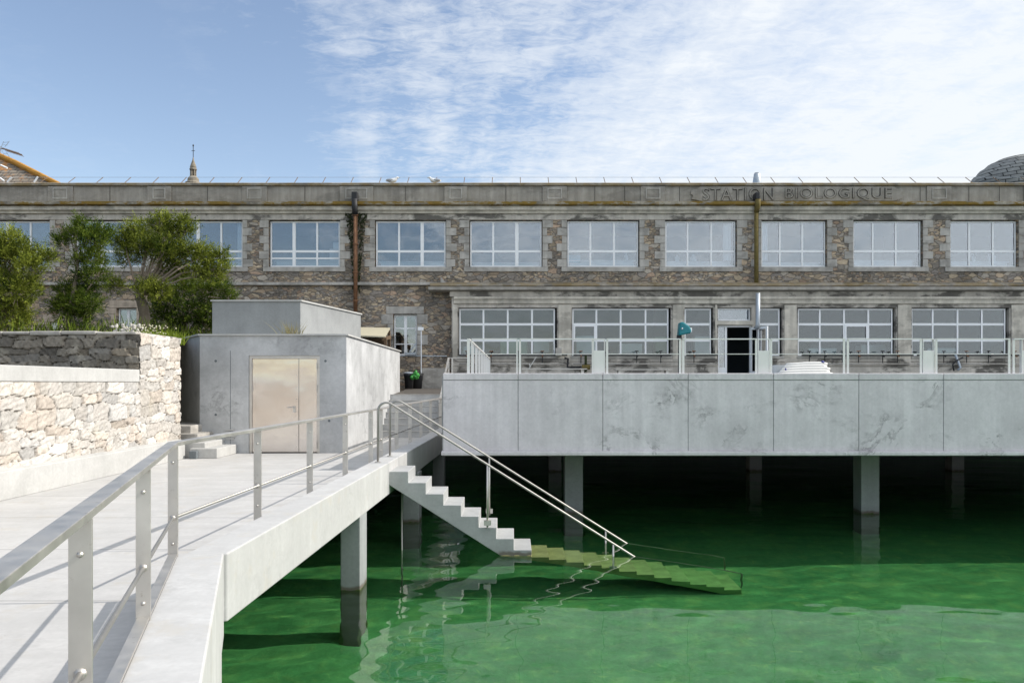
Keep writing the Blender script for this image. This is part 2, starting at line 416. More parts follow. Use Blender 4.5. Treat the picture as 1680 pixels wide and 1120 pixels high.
uy = np.concatenate([np.linspace(-32, 2.5, 30), np.arange(2.8, 18.5, .055), np.linspace(18.8, 32.1, 90)])
GX, GY = np.meshgrid(ux, uy)
H = np.zeros_like(GX)
for k in range(22):
    lam = rng.uniform(.5, 1.0)*(3.2 if k < 6 else 1.0 if k < 15 else .55); th = rng.normal(math.pi/2, .55)
    kx, ky = 2*math.pi/lam*math.cos(th), 2*math.pi/lam*math.sin(th)
    slope = .0052 if k < 6 else .0055 if k < 15 else .0048
    H += slope*lam/(2*math.pi)*np.sin(kx*GX+ky*GY+rng.uniform(0, 6.28))
calm = .55+.45*np.sin(GX*.35+.8)*np.sin(GY*.42+GX*.12)
H *= .5+calm
wm = bpy.data.meshes.new('water'); nx, ny = len(ux), len(uy)
wm.from_pydata(np.stack([GX, GY, H], -1).reshape(-1, 3).tolist(), [], [(j*nx+i, j*nx+i+1, (j+1)*nx+i+1, (j+1)*nx+i) for j in range(ny-1) for i in range(nx-1)])
wm.polygons.foreach_set('use_smooth', [True]*len(wm.polygons)); wm.materials.append(water_mat())
wo = bpy.data.objects.new('water', wm); COL.objects.link(wo); struct(wo); wo.cycles.is_caustics_caster = True

pw = MB(); pw.box(-9, 45, 32.2, 32.6, -4, 2.6); pw.box(45, 45.5, -32, 32.6, -4, 1.5); pw.box(-9, 45.5, -32.6, -32, -4, 1.4)
struct(pw.build('pool_wall', 'conc_dark'))
sea = MB(); sea.box(-500, 500, -500, -33, -.6, -.5); struct(sea.build('sea', plain('sea_water', (.03, .07, .08), .12, 0, .2)))

wk = MB()
edge2 = [(s2(y, A2I), y) for y in (24.6, KINK)]; edge1 = [(s1(y, A1I), y) for y in (KINK, -6.0)]
wk.prism([(-7.25, -6.0)]+[edge1[1]]+[edge1[0]]+[edge2[0]]+[(-1.95, 24.6), (-1.95, 24.9), (-8.9, 24.9), (-8.9, 17.0), (-7.25, 17.0)], FLOOR-.22, FLOOR)
struct(wk.build('walkway', 'conc_floor'))
rw = MB(); rw.box(-9, -7.32, -6, 25, -4, FLOOR-.23); struct(rw.build('retaining_wall', 'conc_dark'))

eb = thing('concrete_edge_beam', 'long pale concrete beam edging the walkway beside the green water', 'beam', (s2(14, A2O), 14, CURB))
b = MB(); b.prism([(s2(24.6, A2O), 24.6), (s2(24.6, A2I), 24.6), (s2(KINK, A2I), KINK), (s2(6.16, A2O), 6.14)], BEAM0, CURB)
b.build('beam_body', 'conc_beam', eb, bevel=.012)
b = MB(); b.prism([(s1(6.14, A1O), 6.137), (s1(KINK, A1I), KINK), (s1(-6, A1I), -6), (s1(-6, A1O), -6)], FLOOR-.3, CURB)
b.build('near_curb', 'conc_beam', eb, bevel=.012)
sw = MB(); sw.prism([(s1(6.14, A1O)-.012, 6.125), (-7.3, 6.125), (-7.3, 5.9), (s1(5.8, A1I)-.1, 5.8), (s1(-6, A1I), -5.95), (s1(-6, A1O)-.012, -5.95)], -4, FLOOR-.31)
tag(sw.build('support_wall', 'conc_beam'), 'solid pale concrete wall under the near bend of the walkway, down to the water', 'wall')

# ------------------------------------------------------------------ pillars
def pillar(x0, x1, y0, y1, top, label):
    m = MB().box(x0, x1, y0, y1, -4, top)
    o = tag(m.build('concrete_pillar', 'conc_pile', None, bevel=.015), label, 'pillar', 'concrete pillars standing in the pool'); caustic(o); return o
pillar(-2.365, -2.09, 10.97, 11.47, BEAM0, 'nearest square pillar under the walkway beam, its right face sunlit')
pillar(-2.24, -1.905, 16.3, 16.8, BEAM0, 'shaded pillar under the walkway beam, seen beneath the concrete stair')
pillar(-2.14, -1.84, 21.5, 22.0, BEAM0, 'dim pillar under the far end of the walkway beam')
PY, BYY = 17.4, 25.7
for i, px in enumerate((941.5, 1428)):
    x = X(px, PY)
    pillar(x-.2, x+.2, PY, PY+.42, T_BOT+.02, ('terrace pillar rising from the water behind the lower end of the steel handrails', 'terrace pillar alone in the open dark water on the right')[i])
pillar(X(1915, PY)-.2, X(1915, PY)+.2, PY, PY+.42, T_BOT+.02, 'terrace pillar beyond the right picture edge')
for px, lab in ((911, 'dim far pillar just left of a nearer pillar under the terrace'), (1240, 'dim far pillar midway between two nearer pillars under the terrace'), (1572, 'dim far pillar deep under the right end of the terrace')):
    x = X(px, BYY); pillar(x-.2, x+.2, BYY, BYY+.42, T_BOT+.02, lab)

# ------------------------------------------------------------------ terrace
tr = thing('terrace', 'raised grey concrete terrace on pillars above the dark water', 'terrace', (TX0, TY, T_BOT))
XR = 30
MB().box(TX0+.02, XR, TY+.26, LY-.01, T_BOT+.03, DECK).build('slab', 'conc_dark', tr)
seams = [TX0]+[X(px, TY) for px in (850, 989, 1129, 1269, 1409, 1548)]
while seams[-1] < XR-1.7: seams.append(seams[-1]+1.62)
seams.append(XR)
zg = Z(623, TY)
for i in range(len(seams)-1):
    a, c = seams[i]+(.006 if i else 0), seams[i+1]-.006
    MB().box(a, c, TY, TY+.25, T_BOT+.09, zg-.012).build('fascia_panel', 'conc_terr', tr, bevel=.006)
    MB().box(a, c, TY-.006, TY+.26, zg, T_TOP).build('parapet_cap', 'conc_terr', tr, bevel=.012)
MB().box(TX0-.02, XR, TY+.012, TY+.24, T_BOT+.02, T_TOP-.05).build('joint_backing', 'conc_upper', tr)
MB().box(TX0-.035, XR, TY-.055, TY+.255, T_BOT, T_BOT+.088).build('drip_ledge', 'conc_terr', tr, bevel=.02)
MB().box(TX0, TX0+.25, TY+.262, 24.5, T_BOT+.03, T_TOP-.1).build('side_parapet', 'conc_terr', tr, bevel=.01)

# ------------------------------------------------------------------ terrace railing frames, steel pedestals
RY = TY+.14
RT = Z(556, RY)
proto = thing('railing_frame', 'x', 'railing', (0, RY, T_TOP), 'steel railing frames along the terrace')
fw = 1.405; h = RT-T_TOP
MB().bar((0, 0, -.01), (0, 0, h-.012), .042, .012, (0,1,0)).build('post', 'steel_pale', proto, local=True)
MB().bar((fw, 0, -.01), (fw, 0, h-.012), .042, .012, (0,1,0)).build('post', 'steel_pale', proto, local=True)
MB().bar((-.006, 0, h), (fw+.006, 0, h), .05, .022).build('top_rail', 'steel_pale', proto, local=True)
MB().tube([(.0, 0, h*.56), (fw, 0, h*.56)], .008, 6).build('mid_rail', 'steel_pale', proto, local=True)
frames = [(774, 'railing frame at the left end of the terrace, beside the slanted row of posts'), (853, 'railing frame in front of the pillar between the first two wide windows'),
          (996, 'railing frame between the steel pedestal and the teal hood'), (1121, 'railing frame in front of the open glazed door'),
          (1265, 'railing frame in front of the white ribbed canvas'), (1391, 'railing frame just right of the white ribbed canvas'),
          (1536, 'railing frame in front of the black hanging pipe bracket'), (1663, 'railing frame cut by the right picture edge'), (1790, 'railing frame beyond the right picture edge')]
for i, (px, lab) in enumerate(frames):
    loc = (X(px, RY), RY, T_TOP)
    if i == 0: proto.location = loc; proto['label'] = lab; proto.scale.x = .62
    else: clone(proto, loc, lab).scale.x = 1
sp = None
for i, (px, lab) in enumerate(((983, 'pale steel pedestal box between railing frames, below the second wide window'), (1253, 'pale steel pedestal box between the open door and the white canvas'),
                          (1523, 'pale steel pedestal box between railing frames, near the last wide window'), (1685, 'pale steel pedestal box cut by the right picture edge'))):
    loc = (X(px, RY), RY+.02, T_TOP)
    if sp is None:
        sp = thing('steel_pedestal', lab, 'pedestal', loc, 'steel pedestals along the terrace')
        MB().box(-.105, .105, -.03, .03, 0, Z(575, RY)-T_TOP).build('panel', 'steel_pale', sp, local=True, bevel=.006)
        q = MB(); q.box(-.112, -.098, -.035, .035, 0, RT-T_TOP-.015); q.build('upright', 'steel_pale', sp, local=True)
        q = MB(); q.box(.098, .112, -.035, .035, 0, RT-T_TOP-.015); q.build('upright', 'steel_pale', sp, local=True)
        MB().box(-.112, .112, -.03, .03, RT-T_TOP-.014, RT-T_TOP+.008).build('top_bar', 'steel_pale', sp, local=True)
    else: clone(sp, loc, lab)
# side railing that runs back from the front edge
sr = thing('side_railing', 'steel railing of flat posts running back from the terrace front at its left end', 'railing', (X(767, RY), RY, T_TOP))
xs = X(768.5, RY)
y1 = 27.5
MB().bar((xs, RY, RT), (X(803, 27.5)+.0, y1, RT), .05, .022).build('top_rail', 'steel_pale', sr)
for k in range(9):
    t = (k/8)**1.0; yy = RY+t*(y1-RY); xx = xs+t*(X(803, 27.5)-xs)
    MB().box(xx-.028, xx+.028, yy, yy+.014, DECK, RT-.012).build('post', 'steel_pale', sr)
# stair rail beside the terrace
st = thing('stair_railing', 'slanting steel railing squeezed beside the left end of the terrace', 'railing', (-2.2, 24.2, 1.5))
p0, p1 = Vector((X(721, 24.2), 24.2, Z(690, 24.2)+.55)), Vector((X(736, 27.6), 27.6, Z(587, 27.6)))
MB().bar(p0, p1, .06, .03).build('handrail', 'steel', st)
for d in (.35, .7): MB().bar(p0-Vector((0,0,d)), p1-Vector((0,0,d)), .02, .02).build('rail', 'steel', st)
for t in (0, .33, .66, 1.0):
    q = p0.lerp(p1, t); MB().box(q.x-.03, q.x+.03, q.y-.006, q.y+.006, q.z-1.05, q.z-.015).build('post', 'steel', st)
MB().bar(p1, (X(768, 27.6), 27.6, p1.z), .05, .025).build('landing_rail', 'steel', st)
MB().box(X(742, 27.6)-.03, X(742, 27.6)+.03, 27.594, 27.606, DECK-.2, p1.z-.014).build('post', 'steel', st)

# ------------------------------------------------------------------ walkway railing
RZ = EYE-.461; MZ = EYE-1.02; OFF = -.055
wr = thing('walkway_railing', 'long stainless steel railing bending along the edge of the walkway', 'railing', (s2(KINK, A2I)+OFF, KINK, FLOOR))
kk = Vector((s2(KINK, A2I)+OFF, KINK, 0))
def r2(y): return Vector((s2(y, A2I)+OFF, y, 0))
def r1(y): return Vector((kk.x-.325*(y-KINK), y, 0))
up = Vector((0,0,1))
h1 = MB(); h1.bar(r2(KINK-.01)+up*RZ, r2(24.5)+up*RZ, .075, .03); h1.build('handrail', 'steel', wr, bevel=.003)
h1 = MB(); h1.bar(r1(-3)+up*RZ, r1(KINK+.012)+up*RZ, .075, .0304); h1.build('handrail', 'steel', wr, bevel=.003)
h1 = MB(); h1.tube([r2(KINK)+up*MZ, r2(24.5)+up*MZ], .0125, 10); h1.build('mid_rail', 'steel_rail', wr, True)
h1 = MB(); h1.tube([r1(-3)+up*MZ, r1(KINK)+up*MZ], .0125, 10); h1.build('mid_rail', 'steel_rail', wr, True)
h1 = MB(); h1.bar(r2(KINK-.01)+up*(CURB-.055), r2(24.5)+up*(CURB-.055), .06, .014); h1.build('base_bar', 'steel', wr)
h1 = MB(); h1.bar(r1(-3)+up*(CURB+.012), r1(KINK+.01)+up*(CURB+.012), .06, .0144); h1.build('base_bar', 'steel', wr)
def post(c, d):
    d = d.normalized(); s = d.cross(up)
    m = MB(); vs = []
    for z in (CURB-.11, RZ-.014):
        for a, e in ((-1,-1),(1,-1),(1,1),(-1,1)): vs.append(c+s*a*.038+d*e*.007+up*z)
    m.add(vs, [(3,2,1,0),(4,5,6,7),(0,1,5,4),(1,2,6,5),(2,3,7,6),(3,0,4,7)])
    o = m.build('post', 'steel', wr, bevel=.002)
    k = MB()
    for z, r in ((MZ, .022), (RZ-.14, .011), (CURB-.005+.1, .011)):
        k.tube([c-d*.016+up*z, c+d*.010+up*z], r, 10)
    q = k.build('bolt', 'steel', o, True)
d2 = r2(8)-r2(7); d1 = r1(8)-r1(7)
for y in (KINK, 7.9, 9.77, 11.64, 13.5, 14.4, 16.1, 17.9, 19.7, 21.6, 24.0): post(r2(y), d2)
for y in (4.4, 2.8, 1.2, -.4): post(r1(y), d1)

# ------------------------------------------------------------------ concrete stair into the water
SY0, SY1 = 13.17, 14.14
RISE, RUN = .185, .291
prof = [(-2.035, 1.39)]
x = -1.714; z = 1.39; N = 20
prof.append((x, z))
for k in range(1, N):
    z -= RISE; prof.append((x, z)); x += RUN; prof.append((x, z))
xe, ze = x, z
prof.append((xe, ze-.20)); prof.append((xe-.35, ze-.20))
sof = lambda xx: 1.139-.636*(xx+1.985)
prof.append((-2.035, 1.17))
cs = thing('concrete_stair', 'concrete flight of steps descending from the walkway into the green water', 'stair', (-2, SY0, 0))
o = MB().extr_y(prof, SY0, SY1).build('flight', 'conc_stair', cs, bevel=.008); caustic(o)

def hand(yp, xb, lab, bracket):
    t = thing('curved_handrail', lab, 'handrail', (xb, yp, CURB), 'curved steel handrails of the water stair')
    top = 2.53; r = .14; pts = [(xb, yp, CURB-.01), (xb, yp, top-r)]
    for k in range(1, 9):
        a = math.pi-k*(math.pi-1.0)/8*1.0
        pts.append((xb+r+r*math.cos(a), yp, top-r+r*math.sin(a)))
    x0, z0 = pts[-1][0], pts[-1][2]
    xend = 3.75; pts.append((xend, yp, z0-.628*(xend-x0)))
    zl = lambda xx: z0-.628*(xx-x0)
    pts.append((xend+.03, yp, zl(xend)-.06)); pts.append((xend+.035, yp, zl(xend)-.85))
    o = MB().tube(pts, .0185, 10).build('tube', 'steel_rail', t, True); caustic(o)
    o = MB().lathe(xb, yp, [(.05, CURB), (.05, CURB+.012), (.03, CURB+.02)], 16).build('foot_plate', 'steel', t); caustic(o)
    for xx in (-.404, 1.67):
        o = MB().tube([(xx, yp, zl(xx)), (xx, yp, zl(xx)-1.03)], .017, 8).build('post', 'steel', t, True); caustic(o)
        s = -1 if bracket else 1
        MB().box(xx-.06, xx+.06, yp+s*.02 if s < 0 else yp-.0, yp+.055 if s < 0 else yp+.02, zl(xx)-1.0, zl(xx)-.92).build('bracket', 'steel', t)
hand(SY0-.045, -2.21, 'nearer curved steel handrail on the open side of the water stair', True)
hand(SY1+.05, -2.175, 'farther curved steel handrail on the terrace side of the water stair', False)
o = MB().tube([P(659.5, 800, 13.6), (X(659.5, 13.6), 13.6, -2.3)], .016, 8).build('steel_rod', 'steel', None, True)
tag(o, 'thin steel rod dropping from under the walkway beam into the water', 'rod'); caustic(o)

# ------------------------------------------------------------------ lower concrete block with steel door
BOX = 18.75; BT = EYE+1.12
pl = [(-7.35, BOX), (-3.90, BOX), (-4.0, 28.4), (-9.2, 28.4), (-9.2, 21.55)]
bx = thing('concrete_block_building', 'low grey concrete building with a wide steel double door', 'building', (-5.6, BOX, FLOOR))
dx0, dx1, dz1 = X(408, BOX), X(524.5, BOX), Z(583, BOX)
m = MB(); D = .16
zb, zt = FLOOR-.3, BT
fr = [(-7.35, zb), (dx0, zb), (dx1, zb), (-3.90, zb), (-7.35, zt), (dx0, zt), (dx1, zt), (-3.90, zt), (dx0, dz1), (dx1, dz1), (dx0, FLOOR), (dx1, FLOOR)]
vs = [(p[0], BOX, p[1]) for p in fr]+[(dx0, BOX+D, FLOOR), (dx1, BOX+D, FLOOR), (dx0, BOX+D, dz1), (dx1, BOX+D, dz1)]
m.add(vs, [(0,1,10,8,5,4), (2,3,7,6,9,11), (8,9,6,5), (1,2,11,10), (10,12,14,8), (11,9,15,13), (8,14,15,9), (10,11,13,12), (12,13,15,14)])
rest = [(-3.90, BOX), (-4.0, 28.4), (-9.2, 28.4), (-9.2, 21.55), (-7.35, BOX)]
for i in range(4):
    a, c = rest[i], rest[i+1]
    m.add([(a[0], a[1], zb), (c[0], c[1], zb), (c[0], c[1], zt), (a[0], a[1], zt)], [(0,1,2,3)])
m.add([(p[0], p[1], zt-.06) for p in pl], [(0,1,2,3,4)])
m.build('wall', 'conc_box', bx)
# thin light edging round the roof
ed = MB()
for a, c in zip(pl, pl[1:]+pl[:1]):
    a, c = Vector((*a, 0)), Vector((*c, 0)); d = (c-a).normalized()
    ed.bar(a-d*.02+up*(zt+.012), c+d*.02+up*(zt+.012), .10, .035)
ed.build('roof_edging', 'conc_light', bx)
dr = MB(); fy = BOX+.03
dr.box(dx0+.005, dx0+.07, fy, fy+.08, FLOOR, dz1-.005); dr.box(dx1-.07, dx1-.005, fy, fy+.08, FLOOR, dz1-.005); dr.box(dx0+.07, dx1-.07, fy, fy+.08, dz1-.07, dz1-.005)
df = dr.build('door', 'steel', bx)
xm = X(489.5, BOX)
MB().box(dx0+.075, xm-.004, fy+.012, fy+.06, FLOOR+.02, dz1-.075).build('leaf', 'door_steel', df, bevel=.004)
MB().box(xm+.004, dx1-.075, fy+.0122, fy+.06, FLOOR+.02, dz1-.075).build('leaf', 'door_steel', df, bevel=.004)
hm = MB(); hz = Z(668, BOX); hx = X(482, BOX)
hm.box(hx-.03, hx+.03, fy-.004, fy+.011, hz-.12, hz+.03); hm.tube([(hx, fy, hz), (hx, fy-.06, hz), (hx-.15, fy-.06, hz)], .012, 8)
hm.build('handle', 'steel', df)
hg = MB()
for zz in (Z(600, BOX), Z(637, BOX), Z(730, BOX)):
    for xx in (dx0+.07, dx1-.07): hg.tube([(xx, fy-.012, zz-.07), (xx, fy-.012, zz+.07)], .014, 8)
hg.build('hinges', 'steel', df)
sc = MB()
for k in range(7): sc.tube([(xm-.06, fy+.012, FLOOR+.15+k*.28), (xm-.06, fy+.006, FLOOR+.15+k*.28)], .012, 8)
sc.build('screw_row', 'steel', df)
v = MB(); vx, vz = X(378, BOX), Z(712, BOX)
for k in range(5):
    w = .15*math.sqrt(max(.05, 1-((k-2)/2.6)**2)); v.box(vx-w, vx+w, BOX-.03, BOX-.001, vz-.115+k*.05, vz-.085+k*.05)
v.build('vent_grille', 'conc_light', bx)
js = MB(); js.box(vx-.006, vx+.006, BOX-.0035, BOX, FLOOR, Z(575, BOX)); js.build('joint_line', 'conc_dark', bx)
tie = MB()
for px, py in ((354, 592), (534, 592), (354, 680), (540, 690)):
    tie.lathe(0, 0, [(.0, 0), (.035, 0)], 10) if False else tie.tube([(X(px, BOX), BOX-.004, Z(py, BOX)), (X(px, BOX), BOX+.01, Z(py, BOX))], .03, 12)
tie.build('tie_hole', 'conc_dark', bx)
# upper block on its roof
UY = 22.0
a0, a1, a2 = P(348, 0, UY), P(493, 0, UY), P(592, 0, 26.3)
ub = thing('upper_concrete_block', 'smaller dark grey concrete block standing on the low concrete building', 'building', (a1.x, UY, BT-.06))
ut = Z(494, UY)
upl = [(a0.x, UY), (a1.x, UY), (a2.x, 26.3), (a0.x-.2, 26.3)]
MB().prism(upl, BT-.055, ut).build('wall', 'conc_upper', ub, bevel=.01)
ed = MB()
for a, c in zip(upl, upl[1:]+upl[:1]):
    a, c = Vector((*a, 0)), Vector((*c, 0)); d = (c-a).normalized(); ed.bar(a-d*.02+up*(ut+.014), c+d*.02+up*(ut+.014), .09, .04)
ed.build('roof_edging', 'conc_light', ub)

# ------------------------------------------------------------------ masonry wall on the left: real stones on the sunlit faces
def stone_sheet(name, parent, fpos, u0, u1, v0, v1, pal, cell=(.42, .26), step=.022, depth=.045, mask=None, seed=1, mortar=(.50, .46, .40)):
    r = np.random.default_rng(seed)
    nu, nv = int((u1-u0)/step)+1, int((v1-v0)/step)+1
    U, V = np.meshgrid(np.linspace(u0, u1, nu), np.linspace(v0, v1, nv))
    def vn(U, V, f, s):
        q = np.random.default_rng(s); o = np.zeros_like(U)
        for k in range(9):
            th = q.uniform(0, 6.28); o += np.sin((np.cos(th)*U+np.sin(th)*V)*f*q.uniform(.5, 1.6)+q.uniform(0, 6.28))
        return o/3.5
    Uw = U+.05*vn(U, V, 5, seed)+.02*vn(U, V, 16, seed+1); Vw = V+.028*vn(U, V, 6, seed+2)+.013*vn(U, V, 18, seed+3)
    sites = []; vv = v0-cell[1]
    while vv < v1+cell[1]:
        hrow = cell[1]*r.uniform(.55, 1.5); uu = u0-cell[0]+r.uniform(0, cell[0])
        while uu < u1+cell[0]:
            w = cell[0]*r.uniform(.45, 1.6); sites.append((uu+w/2, vv+hrow/2+r.uniform(-.05, .05), w, hrow, r.uniform(), r.uniform())); uu += w
        vv += hrow
    S = np.array(sites)
    d1 = np.full(U.shape, 9.0); d2 = np.full(U.shape, 9.0); idx = np.zeros(U.shape, int)
    for i, s_ in enumerate(S):
        m0 = (np.abs(Uw-s_[0]) < s_[2]*1.3+.15) & (np.abs(Vw-s_[1]) < s_[3]*1.3+.15)
        if not m0.any(): continue
        du, dv = np.abs(Uw[m0]-s_[0])/(s_[2]/2), np.abs(Vw[m0]-s_[1])/(s_[3]/2)
        d = (du**3.2+dv**3.2)**(1/3.2)
        a, b_, ii = d1[m0], d2[m0], idx[m0]
        new = d < a
        b_ = np.where(new, a, np.minimum(b_, d)); a = np.where(new, d, a); ii = np.where(new, i, ii)
        d1[m0], d2[m0], idx[m0] = a, b_, ii
    e = np.clip((d2-d1)/.26, 0, 1); prof_ = np.sqrt(e)
    hgt = depth*prof_*(.6+.8*S[idx, 5])+.008*vn(U, V, 26, seed+5)+.006*vn(U, V, 55, seed+6)
    pc = .93*np.array(pal)[(S[idx, 4]*len(pal)).astype(int) % len(pal)]*(.8+.4*S[idx, 5])[..., None]
    ml = np.clip((e-.03)/.10, 0, 1)[..., None]
    wm_ = (np.clip(vn(U, V, 1.3, seed+9)*.7+.35, 0, 1))[..., None]      # joints flush and pale in places, open and dark elsewhere
    mc = np.array(mortar)*wm_+np.array((.05, .042, .034))*(1-wm_)
    colr = pc*ml+mc*(1-ml)
    hgt = hgt-(1-ml[..., 0])*(1-wm_[..., 0])*.03
    vs = [fpos(u, v_, h_) for u, v_, h_ in zip(U.ravel(), V.ravel(), hgt.ravel())]
    fs = []
    for j in range(nv-1):
        for i in range(nu-1): fs.append((j*nu+i, j*nu+i+1, (j+1)*nu+i+1, (j+1)*nu+i))
    mb = MB(); mb.add(vs, fs)
    o = mb.build(name, 'wall_stone', parent)
    ca = o.data.color_attributes.new('col', 'FLOAT_COLOR', 'POINT')
    ca.data.foreach_set('color', np.concatenate([colr.reshape(-1, 3), np.ones((nu*nv, 1))], 1).ravel().astype(np.float32))
    return o
WX = -7.3; W0, W1 = 15.6, 17.5; CAP0, CAP1 = EYE+.02, EYE+.26; WT = EYE+1.0
sw_ = thing('granite_garden_wall', 'pale granite rubble wall along the left of the walkway', 'wall', (WX, 12, FLOOR))
pal_l = [(.60, .555, .495), (.65, .61, .56), (.53, .495, .45), (.60, .535, .465), (.57, .55, .52), (.68, .645, .595), (.53, .465, .40), (.61, .58, .535)]
MB().box(WX-.6, WX-.03, -6, W1-.1, FLOOR-.5, CAP0-.01).build('wall_core', 'stone_grey', sw_)
MB().box(-30, WX-.03, W0+.05, W1-.05, FLOOR, WT-.06).build('upper_core', 'stone_grey', sw_)
stone_sheet('lower_face', sw_, lambda u, v_, h_: (WX-.03+h_, u, v_), -1.0, W0+.02, FLOOR-.1, CAP0-.005, pal_l, (.40, .25), .024, .055, seed=3)
stone_sheet('pier_face', sw_, lambda u, v_, h_: (WX-.028+h_, u, v_), W0, W1, FLOOR-.1, WT-.02, pal_l, (.40, .21), .022, .05, seed=8)
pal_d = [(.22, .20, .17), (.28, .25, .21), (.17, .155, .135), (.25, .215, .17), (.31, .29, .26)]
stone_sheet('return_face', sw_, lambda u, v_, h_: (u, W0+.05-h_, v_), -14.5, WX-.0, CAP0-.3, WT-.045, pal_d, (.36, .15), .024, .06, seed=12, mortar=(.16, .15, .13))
stone_sheet('end_face', sw_, lambda u, v_, h_: (WX-u, W1-.06+h_, v_), 0.0, .9, FLOOR, WT-.02, pal_l, (.4, .22), .03, .04, seed=15)
cp = MB(); cp.box(WX-.62, WX+.02, -6, W0-.02, CAP0, CAP1); cp.build('concrete_capping', 'conc_light', sw_, bevel=.012)
cp = MB()
xx = -14.5
random.seed(3)
while xx < WX-.2:
    w = random.uniform(.5, .9); x2 = min(xx+w, WX+.045); cp.box(xx+.005, x2-.005, W0-.05, W1-.02, WT-.06+random.uniform(-.01, .01), WT+random.uniform(-.015, .02)); xx += w
cp.build('coping_stones', 'stone_grey', sw_, bevel=.02)
kb = MB(); kb.extr_y([(WX+.16, FLOOR), (WX+.16, FLOOR+.40), (WX+.0, FLOOR+.43), (WX-.05, FLOOR)], -6, 17.4)
tag(kb.build('concrete_kerb', 'conc_light', None, bevel=.01), 'pale concrete kerb along the foot of the granite wall', 'kerb')
# stone steps in the gap
ss = thing('garden_steps', 'short flight of pale stone steps between the granite wall and the concrete building', 'steps', (-7, 17.6, FLOOR))
MB().box(X(312, 17.45), X(357, 17.45), 17.42, 18.7, FLOOR, FLOOR+.22).build('bottom_step', 'conc_light', ss, bevel=.015)
for k in range(3):
    x1_, y0_ = X(338, 17.6)-k*.27, 17.55+k*.28
    MB().box(x1_-1.4, x1_, y0_, y0_+1.6, FLOOR, FLOOR+.34+k*.17).build('step', 'conc_light' if k < 1 else 'stone_grey', ss, bevel=.02)
MB().box(X(313, 17.4), X(325, 17.4), 17.3, 17.415, FLOOR, FLOOR+.17).build('dark_niche_box', 'conc_dark', ss, bevel=.01)

# ------------------------------------------------------------------ stairs up to the building and the yard behind
gs = thing('yard_stair', 'grey concrete steps with pale nosings climbing beside the terrace to the yard', 'stair', (-3, 24, FLOOR))
for k in range(7):
    z1 = FLOOR+.18*(k+1)
    MB().box(-3.97, -2.12, 24.05+.33*k, 24.05+.33*(k+1)+(0 if k < 6 else .3), FLOOR-.3, z1).build('step', 'conc_box', gs)
    MB().box(-3.97, -2.12, 24.03+.33*k, 24.14+.33*k, z1+.001, z1+.02).build('nosing', 'conc_light', gs)
y_ = MB(); y_.add([(-4.05, 26.3, FLOOR+1.26), (TX0, 26.3, FLOOR+1.26), (TX0, 32.0, 2.66), (-4.05, 32.0, 2.66)], [(0,1,2,3)])
struct(y_.build('yard_paving', 'tarmac'))
MB().box(-2.1, TX0-.002, 24.6, 26.29, FLOOR-.3, FLOOR+1.2).build('cheek_wall', 'conc_dark', gs)
gd = MB(); gd.add([(-40, W1-.3, 3.78), (-7.6, W1-.3, 3.78), (-9.1, 24.2, 4.2), (-40, 24.2, 4.3), (-40, 32.05, 4.75), (-4.2, 32.05, 4.75), (-9.1, 28.5, 4.4)], [(0,1,2,3), (3,2,6,5,4)])
struct(gd.build('garden_ground', 'soil'))
lg = MB().box(-40, WX-.63, -6, W0+.02, 2.3, 2.85); struct(lg.build('garden_terrace', 'soil'))

# ------------------------------------------------------------------ main building
mbd = thing('marine_station_building', 'long two storey rubble stone building with many white windows and a carved parapet', 'building', (0, BY, 2.7))
XL, XRR = X(-60, BY), X(1860, BY)
fz = lambda py: Z(py, BY); fx = lambda px: X(px, BY)
def wall_holes(mb, x0, x1, z0, z1, y, holes, depth):
    xs_ = sorted({x0, x1}|{q for h_ in holes for q in h_[:2] if x0 < q < x1}); zs_ = sorted({z0, z1}|{q for h_ in holes for q in h_[2:] if z0 < q < z1})
    inside = lambda cx, cz: any(h_[0] < cx < h_[1] and h_[2] < cz < h_[3] for h_ in holes)
    for i in range(len(xs_)-1):
        for j in range(len(zs_)-1):
            if inside((xs_[i]+xs_[i+1])/2, (zs_[j]+zs_[j+1])/2): continue
            mb.add([(xs_[i], y, zs_[j]), (xs_[i+1], y, zs_[j]), (xs_[i+1], y, zs_[j+1]), (xs_[i], y, zs_[j+1])], [(0,1,2,3)])
    for a, c, e, f_ in holes:
        y2 = y+depth
        mb.add([(a,y,e),(c,y,e),(c,y,f_),(a,y,f_),(a,y2,e),(c,y2,e),(c,y2,f_),(a,y2,f_)], [(0,4,5,1),(3,2,6,7),(0,3,7,4),(1,5,6,2)])
UPW = [(-36, 82, [(9, 1), (47, 0)], 0), (122, 240, [(165, 1), (203, 0)], 0), (282, 398, [(323, 1), (361, 0)], 1), (441, 558, [(481, 1), (519, 0)], 1),
       (615, 732, [(654, 0), (692, 1)], 0), (770, 890, [(809, 0), (848, 1)], 0), (930, 1049, [(969, 0), (1008, 0)], 0), (1091, 1209, [(1129, 0), (1168, 0)], 0),
       (1249, 1357, [(1281, 0), (1318, 0)], 0), (1400, 1514, [(1434, 0), (1472, 0)], 0), (1559, 1671, [(1593, 0), (1632, 0)], 0), (1712, 1826, [(1750, 0), (1788, 0)], 0)]
uz0, uz1, utr = fz(438), fz(361), fz(411.5)
uholes = [(fx(a), fx(c), uz0, uz1) for a, c, _, _ in UPW]
sx = fx(740)
small = [(645, 684, 515, 583), (191, 224, 505, 546), (82, 97, 528, 548)]
sholes = [(fx(a), fx(c), fz(e), fz(d)) for a, c, d, e in small]
w = MB()
wall_holes(w, XL, XRR, fz(466), fz(350), BY, uholes, .22)
wall_holes(w, XL, sx+.1, 1.6, fz(466), BY, sholes, .25)
w.build('rubble_wall', 'rubble', mbd)
